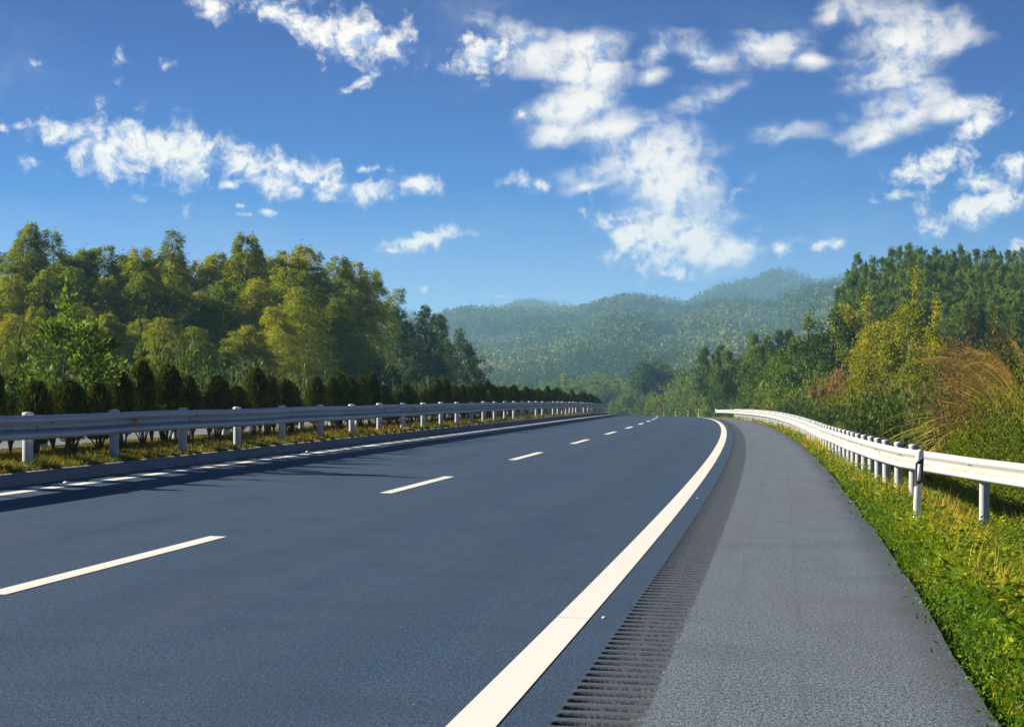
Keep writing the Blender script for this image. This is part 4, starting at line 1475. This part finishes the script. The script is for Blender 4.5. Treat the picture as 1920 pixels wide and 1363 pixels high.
for (px, py, d, k, lb) in ((1708, 496, 92, 0, 'tallest golden poplar before the pine wood'), (1632, 552, 96, 1, 'slender golden poplar left of the tallest one'), (1668, 600, 90, 2, 'greenish poplar in the gap between the two golden ones'), (1748, 560, 95, 1, 'golden green poplar leaning at the right of the tallest'),
                           (1615, 655, 88, 2, 'low olive poplar at the left foot of the golden group'), (1700, 640, 84, 2, 'low leafy poplar directly below the tallest one'), (1760, 640, 86, 2, 'low yellowing poplar beside the brown twig thicket')):
    o, _ = pop.take(k)
    x, y, z = on_ground(px, d)
    H0 = (6.4, 5.4, 4.6)[k]
    put(o, x, y, z, s=1.0, sz=(top_z(py, d) - z) / H0 * .98, label=lb, cat='tree', group='golden poplars on the right bank')
pn = Stock([pine_proto(12, 2.3, 801), pine_proto(12, 2.0, 802), pine_proto(12, 2.6, 803), pine_proto(12, 1.8, 804)])
tops = [(1570, 540), (1590, 505), (1608, 478), (1640, 480), (1672, 462), (1705, 455), (1728, 462), (1755, 460), (1776, 470), (1800, 462), (1832, 466), (1862, 462), (1890, 468), (1916, 464), (1950, 460)]
rown = ('skyline row', 'second row', 'third row', 'fourth row', 'lowest row')
for r in range(5):
    cnt = 0
    for j in range(len(tops) * 2 if r else len(tops) * 2 - 1):
        fx = j / 2 + (0 if r == 0 else random.uniform(-.2, .2))
        px = np.interp(fx, range(len(tops)), [t_[0] for t_ in tops])
        py = np.interp(fx, range(len(tops)), [t_[1] for t_ in tops])
        if r == 0 and j % 2:
            py += random.uniform(6, 16)
        d = 330 - r * 22 + random.uniform(-6, 6)
        py = py + (0, 22, 48, 78, 105)[r] + random.uniform(-7, 9) * (r > 0)
        if px < 1562:
            continue
        x, y, z = on_ground(px, d)
        H = np.clip(top_z(py, d) - z, 3.5, 16)
        cnt += 1
        o, _ = pn.take(random.randrange(4))
        put(o, x, y, top_z(py, d) - H - .2, s=random.uniform(.85, 1.1) * (H / 12) ** .3, sz=H / 12, label='dark green pine on the right hillside, %s of the wood, %s from the left' % (rown[r], ordinal(cnt)), cat='pine tree', group='pine wood on the right hillside')
pn.clean()

# far low pines peeping over the green thicket
pf_ = Stock([pine_proto(7, 1.5, 805)])
for i, px in enumerate((1415, 1440, 1462, 1480, 1320, 1350)):
    o, _ = pf_.take()
    d = 330
    x, y, z = on_ground(px, d)
    py = (628, 632, 622, 620, 652, 650)[i]
    put(o, x, y, z, s=1.2, sz=(top_z(py, d) - z) / 7, label='small far pine peeping over the green thicket, %s of six' % ordinal(i + 1), cat='pine tree', group='small pines behind the thicket')

# ------------------------------------------------------------------ right bank: shrubs
bo = Stock([oleander_proto('oleander_shrub', 2.2, 1.15, 211, 44, 'oleander', (.20, .034), 9, .2, .38), oleander_proto('oleander_shrub', 2.0, 1.25, 212, 46, 'oleander', (.20, .034), 9, .2, .42), oleander_proto('oleander_shrub', 2.3, 1.0, 213, 40, 'oleander', (.20, .034), 9, .2, .5)])
# (photo column, row of the crown top, distance)
items = [(1735, 705, 47), (1690, 716, 49), (1722, 690, 53), (1655, 712, 55), (1690, 695, 60), (1620, 722, 60), (1650, 705, 66), (1592, 728, 68), (1615, 712, 74), (1568, 735, 76), (1590, 715, 84), (1545, 740, 86), (1562, 722, 95), (1525, 742, 98), (1540, 726, 108), (1505, 746, 112), (1518, 730, 122), (1488, 750, 126), (1495, 735, 138), (1470, 752, 142), (1478, 738, 152), (1455, 753, 158), (1460, 742, 172), (1435, 754, 180)]
for i, (px, py, d) in enumerate(items):
    o, _ = bo.take()
    x, y, z = on_ground(px, d)
    s_, n_ = to_sn(x, y)
    if n_ < 8.3:
        x, y, _z = road(s_, 8.3 + random.uniform(0, .6)); x, y = float(x), float(y); z = float(ground_z(s_, 8.1))
    H = max(1.2, top_z(py, y) - z)
    put(o, x, y, z - .1, s=random.uniform(.95, 1.25), sz=H / 2.1, label='dense long leaved green shrub crowding behind the right rail, %s from the near end' % ordinal(i + 1), cat='shrub', group='long leaved shrubs behind the right rail')
bo.clean()
vb = Stock([mound_proto('vine_covered_bush', 2.2, 1.6, 511, 'vine', (.060, .038), 17000, .45, 14, .42), mound_proto('vine_covered_bush', 1.8, 1.5, 512, 'vine', (.055, .035), 15000, .55, 12, .42)])
for (px, py, d, sc_, lb) in ((1880, 738, 40, .72, 'yellow green vine covered bush behind the near right rail'), (1938, 728, 38, .72, 'vine covered bush cut by the right picture edge above the rail'), (1828, 780, 43, .5, 'smaller vine covered bush beside the brown thicket'), (1990, 770, 36, .7, 'vine covered bush outside the right picture edge'), (1790, 700, 64, 1.0, 'olive bush behind the brown thicket'), (1850, 660, 62, 1.2, 'tall olive bush behind the silver grass'), (1905, 640, 60, 1.3, 'tall olive bush at the right edge behind the silver grass')):
    o, _ = vb.take()
    x, y, z = on_ground(px, d)
    put(o, x, y, z - .1, s=sc_, sz=(top_z(py, d) - z) / 2.1, label=lb, cat='bush')
tw = Stock([twig_proto('dry_thicket', 2.3, .55, 901, 'brown', 34, 16, 2, leafm='fern'), twig_proto('dry_thicket', 2.0, .6, 902, 'brown', 30, 16, 3, leafm='fern')])
for i, (px, py, d) in enumerate([(1800, 700, 46), (1765, 712, 48), (1830, 690, 47), (1782, 690, 50), (1745, 735, 50), (1812, 650, 56), (1775, 660, 58), (1850, 640, 58), (1880, 620, 60), (1825, 735, 43), (1790, 745, 44)]):
    o, _ = tw.take()
    x, y, z = on_ground(px, d)
    put(o, x, y, z - .05, s=1.0, sz=(top_z(py, d) - z) / 2.1, label='brown dry stemmed thicket between green shrubs and vine bush, %s clump' % ordinal(i + 1), cat='dry shrub', group='brown dry thicket behind the right rail')
bt = Stock([twig_proto('bare_tree', 5.4, .9, 911, 'brown', 4, 46), twig_proto('bare_tree', 4.6, .8, 912, 'brown', 5, 40, 2, leafm='poplar')])
for (px, py, d, lb) in ((1822, 478, 72, 'tall bare twiggy tree rising before the pine wood'), (1785, 560, 74, 'shorter bare tree left of the tall bare one'), (1852, 520, 76, 'bare brown tree right of the tall bare one'), (1760, 585, 78, 'sparse bare sapling beside the golden poplars'), (1885, 575, 78, 'sparse bare sapling behind the silver grass')):
    o, _ = bt.take()
    x, y, z = on_ground(px, d)
    put(o, x, y, z, sz=(top_z(py, d) - z) / 5.0, label=lb, cat='bare tree')
sg = silver_grass(2.0, 1.0, 921, 900, 20)
x, y, z = on_ground(1950, 45)
put(sg, x, y, z + .05, rz=0, s=1.45, label='large clump of golden silver grass with feathery plumes at the right edge', cat='grass clump')
sg2 = silver_grass(1.9, .8, 922, 260, 12)
x, y, z = on_ground(1888, 54)
put(sg2, x, y, z + .1, rz=.2, s=1.25, label='brown plumed silver grass arching over the dry thicket', cat='grass clump')
fn_ = Stock([twig_proto('rusty_fern', .9, .6, 931, 'fern', 20, 10, 12, leafm='fern')])
for i, (px, py, d) in enumerate([(1565, 700, 120), (1590, 692, 118), (1545, 706, 124), (1610, 700, 112), (1640, 700, 100)]):
    o, _ = fn_.take()
    x, y, z = on_ground(px, d)
    s_ = max(1.2, (top_z(py, d) - z) / .9)
    put(o, x, y, z, s=1.8, sz=s_, label='rusty orange fern patch at the foot of the poplars, %s' % ordinal(i + 1), cat='fern', group='rusty ferns under the poplars')
# bushes on the slope past the crest
fb_ = Stock([mound_proto('roadside_bush', 2.4, 2.2, 521, 'green', (.20, .11), 4200, .58, 8, .34), mound_proto('roadside_bush', 2.0, 2.4, 522, 'vine', (.20, .11), 4200, .55, 8, .34), mound_proto('roadside_bush', 2.8, 2.0, 523, 'green', (.2, .1), 4200, .68, 10, .34)])
cnt = 0
for (d, x0, x1, step, y0, y1) in ((300, 1320, 1420, 22, 748, 705), (345, 1290, 1400, 22, 742, 690), (400, 1250, 1390, 22, 744, 682), (470, 1210, 1340, 20, 744, 690), (560, 1160, 1300, 18, 742, 700), (640, 1120, 1260, 16, 736, 700), (205, 1400, 1500, 18, 742, 712), (190, 1440, 1560, 19, 722, 690), (150, 1520, 1620, 24, 716, 700)):
    px = x0
    while px < x1:
        f_ = (px - x0) / (x1 - x0)
        py = y0 + (y1 - y0) * f_ + random.uniform(-8, 8)
        dd = d + random.uniform(-8, 8)
        x, y, z = on_ground(px, dd)
        if float(to_sn(x, y)[1]) < 9.0:
            px += step * .5
            continue
        o, _ = fb_.take(random.randrange(3))
        cnt += 1
        H = random.uniform(2.6, 3.6)
        zt = top_z(py, dd)
        put(o, x, y, min(z, zt - H) if zt - H > z - 3 else z, s=random.uniform(1.0, 1.35) * max(1.0, (zt - min(z, zt - H)) / 2.5 * .62), sz=max(.7, (zt - min(z, zt - H)) / 2.5), label='leafy bush on the slope beyond the road crest', cat='bush', group='bushes on the slope beyond the road crest')
        px += step * random.uniform(.8, 1.2)
fb_.clean()

# ------------------------------------------------------------------ grass and weeds
R = np.random.RandomState(77)


def scatter(n_pts, s0, s1, n0, n1, power=2.0):
    """Road-coordinate samples, denser near the camera (density ~ s^-power)."""
    u = R.uniform(0, 1, n_pts)
    if power == 1:
        s = s0 * (s1 / s0) ** u
    else:
        e = 1 - power
        s = (s0 ** e + u * (s1 ** e - s0 ** e)) ** (1 / e)
    return s, R.uniform(n0, n1, n_pts)


gm = MB()
for (N_, s0, s1, a_, b_, pw, L0, L1, wd) in ((46000, 9.5, 28, 5.86, 8.6, 1.3, .05, .15, .0055), (44000, 18, 75, 5.86, 9.6, 1.3, .07, .22, .009), (26000, 60, 235, 5.86, 9.5, 1.2, .10, .26, .022)):
    s, n = scatter(N_, s0, s1, a_, b_, pw)
    dens_ = fbm(s * .9, n * 1.4, 31)
    kp = R.uniform(0, 1, N_) < np.clip(.35 + 1.6 * (dens_ - .3), .15, 1)
    s, n, dens_ = s[kp], n[kp], dens_[kp]
    x, y, _ = road(s, n)
    z = ground_z(s, n)
    P = np.stack([x, y, z - .01], 1)
    m = len(P)
    warmth = np.clip(.31 + 1.15 * (fbm(s * .35, n * .8, 32) - .28) + .25 * np.exp(-((n - 6.9) / .7) ** 2) + .20 * sstep(s, 24, 60) + R.normal(size=m) * .12, 0, 1)
    L = R.uniform(L0, L1, m) * (.45 + 1.2 * dens_) * np.where(n < 6.1, .55, 1.0) * (1 + .6 * (fbm(s * 1.7, n * 2.2, 36) > .56))
    blades(gm, P, rnd(m) * np.array([1, 1, 0]) + np.array([-.35, -.1, 0]), L, wd * R.uniform(.6, 1.4, m), R.uniform(.2, 1.5, m), warmth, seg=2)
tag(gm.obj('grass', M['grass']), 'tangle of green and golden grass covering the right roadside verge', 'grass', kind='stuff')
# weeds: small-leaved creeping plants among the grass
wm = MB()
for (N_, s0, s1, b_, pw, lf) in ((5200, 9.5, 30, 8.4, 1.2, .030), (3600, 26, 80, 9.4, 1.1, .042), (800, 70, 200, 9.0, 1.1, .07)):
    s, n = scatter(N_, s0, s1, 5.84, b_, pw)
    kp = (fbm(s * .8 + 9, n * 1.3, 41) > .44) | (n < 6.15)
    s, n = s[kp], n[kp]
    x, y, _ = road(s, n)
    z = ground_z(s, n)
    for i in range(len(s)):
        k = R.randint(9, 22)
        h = R.uniform(.05, .20) * (1 + lf * 8)
        c = np.array([x[i], y[i], z[i]])
        q = rnd(k) * np.array([.05, .05, 0]) * (1 + lf * 12) + UPV * R.uniform(.2, 1, k)[:, None] * h
        leaves(wm, c + q, rnd(k) + UPV * .35, lf * R.uniform(.6, 1.5, k), lf * .45 * R.uniform(.7, 1.4, k), np.clip(.22 + R.normal() * .12 + R.normal(size=k) * .1, 0, 1), flat=.4)
s, n = scatter(1500, 11, 48, 6.1, 8.6, 1.2)
kp = fbm(s * .6 + 4, n * 1.1, 43) > .5
s, n = s[kp], n[kp]
x, y, _ = road(s, n)
z = ground_z(s, n)
for i in range(len(s)):
    k = R.randint(10, 20)
    h = R.uniform(.12, .34)
    q = rnd(k) * np.array([.06, .06, 0]) + UPV * R.uniform(.25, 1, k)[:, None] * h
    aa = R.uniform(0, 6.28, k)
    leaves(wm, np.array([x[i], y[i], z[i]]) + q, np.stack([np.cos(aa), np.sin(aa), R.uniform(-.1, .9, k)], 1), R.uniform(.05, .10, k), R.uniform(.018, .034, k), np.clip(.42 + R.normal() * .12 + R.normal(size=k) * .1, 0, 1), flat=.3)
tag(wm.obj('weeds', M['grass']), 'low broad leaved green weeds creeping over the edge of the shoulder', 'weeds', kind='stuff')
# median turf
gm = MB()
for (N_, s0, s1, pw, L0, L1, wd) in ((46000, 25, 60, 1.4, .03, .11, .010), (30000, 50, 240, 1.4, .05, .14, .022)):
    s, n = scatter(N_, s0, s1, -6.7, -4.47, pw)
    x, y, _ = road(s, n)
    m = len(s)
    P = np.stack([x, y, ground_z(s, n) - .01], 1)
    w = np.clip(.25 + 1.1 * (fbm(s * .8, n * 1.5, 51) - .25) + R.normal(size=m) * .14, 0, 1)
    blades(gm, P, rnd(m) * np.array([1, 1, 0]), R.uniform(L0, L1, m) * (.5 + fbm(s * .9, n * 2, 52)), wd * R.uniform(.6, 1.4, m), R.uniform(.2, 1.5, m), w, seg=2)
s, n = scatter(2600, 25, 110, -6.6, -4.5, 1.4)
x, y, _ = road(s, n)
leaves(gm, np.stack([x, y, ground_z(s, n) + .02], 1), rnd(len(s)) * np.array([1, 1, .3]), R.uniform(.03, .07, len(s)), R.uniform(.02, .04, len(s)), R.uniform(.6, 1, len(s)), flat=.6)
tag(gm.obj('median_grass', M['medgrass']), 'short yellow brown grass and fallen leaves under the median shrubs', 'grass', kind='stuff')
# rough grass covering the banks farther off
gm = MB()
for (sgn, N_, s0, s1, a_, b_) in ((1, 52000, 28, 420, 8.5, 60), (-1, 40000, 70, 330, -48, -17.4)):
    s, n = scatter(N_, s0, s1, a_, b_, 1.0)
    if sgn > 0:
        n = a_ + (n - a_) * R.uniform(0, 1, N_) ** .8
    x, y, _ = road(s, n)
    m = len(s)
    k = np.clip(s / 60, .6, 5)
    w = np.clip(.12 + .9 * (fbm(s * .12, n * .2, 61) - .25) + R.normal(size=m) * .10, 0, .8)
    blades(gm, np.stack([x, y, ground_z(s, n) - .02], 1), rnd(m) * np.array([1, 1, 0]), R.uniform(.15, .45, m) * k ** .5, .02 * k, R.uniform(.1, 1.2, m), w, seg=2)
tag(gm.obj('bank_grass', M['grass']), 'rough green grass on the banks behind the rails and below the trees', 'grass', kind='stuff')
# grit and fallen leaves on the shoulder and along the kerb
gt = MB()
for i in range(150):
    s = 9 + 60 * R.uniform(0, 1) ** 2.0
    n = R.choice([R.uniform(4.4, 5.8), R.uniform(5.5, 5.85), R.uniform(-4.3, 5.5)], p=[.35, .45, .2])
    x, y, z = road(s, n)
    r_ = R.uniform(.002, .0045)
    box(gt, (x, y, z + r_ * .4), (r_ * 2, r_ * 1.5, r_), R.uniform(0, 3), a=.5)
tag(gt.obj('grit', plain('grit_stone', (.24, .23, .20), .9, .2, .4, 60)), 'scattered pale grit and crumbs lying on the asphalt', 'grit', kind='stuff')

# ------------------------------------------------------------------ far hills with their woods
class Hill:
    def __init__(self, name, ridge, r0, rr, r1, seed, spur=.22, base=-14.0, tree=9.0, foot=0.0):
        self.px, self.py = np.array(ridge, float).T
        kk = 1.6 if rr < 2000 else 1.0
        r0, rr, r1 = r0 * kk, rr * kk, r1 * kk
        tree = tree * 1.3
        self.r0, self.rr, self.r1, self.seed, self.spur, self.base, self.tree, self.foot = r0, rr, r1, seed, spur, base, tree, foot
        A, Rr = np.meshgrid(np.linspace(self.px[0], self.px[-1], 150), np.concatenate([np.linspace(r0, rr, 70), np.linspace(rr, r1, 16)[1:]]), indexing='ij')
        X, Y = (A - 960) / F_PX * Rr, Rr
        mb = MB()
        grid(mb, X, Y, self.z(A, Rr))
        o = mb.obj(name, M['hill'], smooth=True)
        tag(o, kind='structure')

    def z(self, A, Rr):
        top = CAM_H + (HOR - np.interp(A, self.px, self.py)) / F_PX * self.rr - self.tree * .8
        t = np.clip((Rr - self.r0) / (self.rr - self.r0), 0, 1)
        tb = np.clip((Rr - self.rr) / (self.r1 - self.rr), 0, 1)
        x = (A - 960) / F_PX * self.rr
        sc_ = self.rr * .10
        sp_ = 1 - np.abs(2 * fbm(x / sc_ + .4 * t, t * 1.3 + 3, self.seed, 4) - 1) * 2
        prof_ = t ** .85
        h = self.base + self.foot * t + (top - self.base - self.foot * t) * prof_
        rel = (top - self.base) * self.spur
        h = h + (sp_ - .62) * rel * np.sin(np.pi * np.clip(t, 0, 1)) ** .8 + (fbm(x / sc_ * 5, Rr / sc_ * 5, self.seed + 9) - .5) * rel * .35 * np.sin(np.pi * t) ** .5
        return h * (1 - tb) + (self.base) * tb

    def wood(self, name, label, N_, hs, ws, per, mixf, seed):
        global R
        R = np.random.RandomState(seed)
        mb = MB()
        A = R.uniform(self.px[0], self.px[-1], N_)
        Rr = self.r0 + (self.rr * 1.01 - self.r0) * R.uniform(0 if self.rr < 3000 else .45, 1, N_) ** .8
        A = np.concatenate([A, R.uniform(self.px[0], self.px[-1], N_ // 12)])
        Rr = np.concatenate([Rr, self.rr * R.uniform(.985, 1.005, N_ // 12)])
        N_ = len(A)
        Z = self.z(A, Rr)
        X, Y = (A - 960) / F_PX * Rr, Rr
        sc_ = self.rr
        pat = fbm(X / sc_ * 14, Y / sc_ * 10 + 2, seed + 1)
        pat2 = fbm(X / sc_ * 45, Y / sc_ * 30, seed + 2)
        conif = (pat + .5 * (pat2 - .5) + R.normal(size=N_) * .06) < mixf
        H = self.tree * R.uniform(.6, 1.25, N_) * np.where(conif, 1.0, .75) * hs
        Wd = self.tree * R.uniform(.30, .50, N_) * np.where(conif, .55, 1.0) * ws
        tint_ = np.where(conif, .14 + .25 * (pat2 - .4), .44 + .45 * (pat2 - .45) + .9 * (pat - .5)) + R.normal(size=N_) * .07
        tint_ = np.where((R.uniform(0, 1, N_) < .02) & ~conif & (pat2 > .5), R.uniform(.85, 1, N_), np.minimum(tint_, .8))
        for k in range(per):
            zf = R.uniform(0, 1, N_) ** .9
            a = R.uniform(0, 6.28, N_)
            envc = np.where(conif, (1 - zf) * 1.0 + .06, np.sqrt(np.clip(1 - (zf * 1.7 - .75) ** 2, .05, 1)))
            r_ = Wd * envc * R.uniform(.55, 1, N_)
            P = np.stack([X + np.cos(a) * r_ * .6, Y + np.sin(a) * r_ * .6, Z + H * (.12 + .85 * zf)], 1)
            D = np.stack([np.cos(a), np.sin(a), np.where(conif, -.25, .45)], 1) + rnd(N_, .35)
            leaves(mb, P, D, np.maximum(Wd * .55 * (.4 + .6 * envc), .7), Wd * .42 * (.4 + .6 * envc), np.clip(tint_ + .12 * (zf - .5) + R.normal(size=N_) * .04, 0, 1), flat=.35)
        tag(mb.obj(name, M['farwood']), label, 'woods', kind='stuff')


main_ridge = [(300, 640), (500, 625), (640, 610), (740, 600), (800, 592), (832, 581), (865, 573), (900, 571), (950, 574), (1000, 571), (1040, 575), (1085, 571), (1120, 562), (1150, 553), (1185, 547), (1215, 551), (1250, 561), (1290, 568), (1330, 570), (1400, 572), (1500, 572), (1600, 570), (1750, 570), (2000, 580), (2300, 600)]
h1 = Hill('wooded_mountain', main_ridge, 640, 1500, 2100, 3, .34)
h1.wood('mountain_woods', 'mixed hazy woods covering the broad middle mountain', 17000, 1.0, 1.0, 24, .50, 31)
near_ridge = [(1000, 735), (1100, 700), (1180, 660), (1240, 610), (1290, 572), (1330, 558), (1375, 553), (1410, 556), (1450, 560), (1480, 548), (1520, 535), (1560, 521), (1620, 505), (1700, 500), (1850, 495), (2050, 500), (2300, 520)]
h2 = Hill('right_mountain_shoulder', near_ridge, 560, 1250, 1700, 8, .30)
h2.wood('right_mountain_woods', 'hazy woods on the mountain shoulder rising to the right', 11000, 1.0, 1.0, 24, .50, 32)
mid_ridge = [(500, 735), (700, 722), (820, 708), (880, 690), (930, 672), (990, 655), (1060, 640), (1110, 632), (1160, 634), (1210, 640), (1270, 630), (1340, 622), (1420, 615), (1500, 610), (1650, 600), (2000, 600)]
h3 = Hill('low_wooded_foothill', mid_ridge, 520, 900, 1150, 15, .24, tree=8.5)
h3.wood('foothill_woods', 'conifer and bamboo woods on the low foothill in front of the mountain', 9000, 1.1, .9, 26, .56, 33)
far1 = [(1150, 600), (1230, 590), (1290, 562), (1320, 545), (1350, 530), (1385, 524), (1410, 520), (1440, 506), (1462, 499), (1490, 503), (1515, 514), (1545, 522), (1600, 528), (1700, 540), (1900, 560), (2200, 590)]
h4 = Hill('distant_mountain', far1, 2300, 3300, 4000, 21, .16, tree=13)
h4.wood('distant_mountain_woods', 'faint blue woods on the highest distant mountain', 11000, 1, 1.3, 9, .5, 34)
far2 = [(500, 610), (620, 590), (700, 575), (735, 571), (770, 580), (810, 600), (870, 610), (930, 580), (965, 564), (1000, 559), (1040, 563), (1080, 572), (1130, 580), (1200, 560), (1235, 553), (1270, 560), (1320, 575), (1400, 590)]
h5 = Hill('distant_ridge', far2, 2600, 3700, 4300, 27, .14, tree=13)
h5.wood('distant_ridge_woods', 'faint woods on the low ridges just showing behind the middle mountain', 9000, 1, 1.3, 9, .5, 35)
# pale trees standing on the valley floor in front of the foothill
pt = Stock([limb_tree('pale_valley_tree', 8, 2.6, .14, 'vine', 'bark', 621, .08, 16, 90, 34, (.36, .22), 'oval', tint_mu=.62, clump_r=.7), limb_tree('pale_valley_tree', 7, 2.8, .14, 'green', 'bark', 622, .08, 16, 90, 34, (.36, .22), 'round', tint_mu=.66, clump_r=.7)])
for i in range(26):
    px = 900 + i * 14 + random.uniform(-6, 6)
    d = random.uniform(640, 720)
    H = random.uniform(.6, 1.15)
    py = 722 - 14 * (i > 10) - random.uniform(0, 16)
    x, y, z = on_ground(px, d)
    zt = top_z(py, d)
    o, _ = pt.take(random.randrange(2))
    hh_ = max(5.0, zt - z) if zt - z < 16 else 9.0
    put(o, x, y, zt - hh_ * 1.0, s=hh_ / 8, label='pale hazy tree on the valley floor, %s from the left' % ordinal(i + 1), cat='tree', group='pale trees on the valley floor')
pt.clean(); rt.clean(); und.clean(); bb.clean(); pop.clean(); vb.clean(); tw.clean(); bt.clean(); fn_.clean(); pf_.clean()

# ------------------------------------------------------------------ the air
hm = MB()
box(hm, (0, 2900, 87), (7000, 6200, 2 * 108.0))
hz_m = bpy.data.materials.new('haze_air')
hz_m.use_nodes = True
hz_m.node_tree.nodes.clear()
H_ = NT(hz_m.node_tree)
pv = H_.n('ShaderNodeVolumePrincipled')
pv.inputs['Color'].default_value = (.36, .68, 1.0, 1)
pv.inputs['Density'].default_value = 0.00021
pv.inputs['Anisotropy'].default_value = 0.1
oo = H_.n('ShaderNodeOutputMaterial')
H_.l(pv.outputs[0], oo.inputs['Volume'])
hz = hm.obj('haze', hz_m)
tag(hz, kind='stuff')
tag(hz, 'thin blue air haze filling the valley', 'haze')
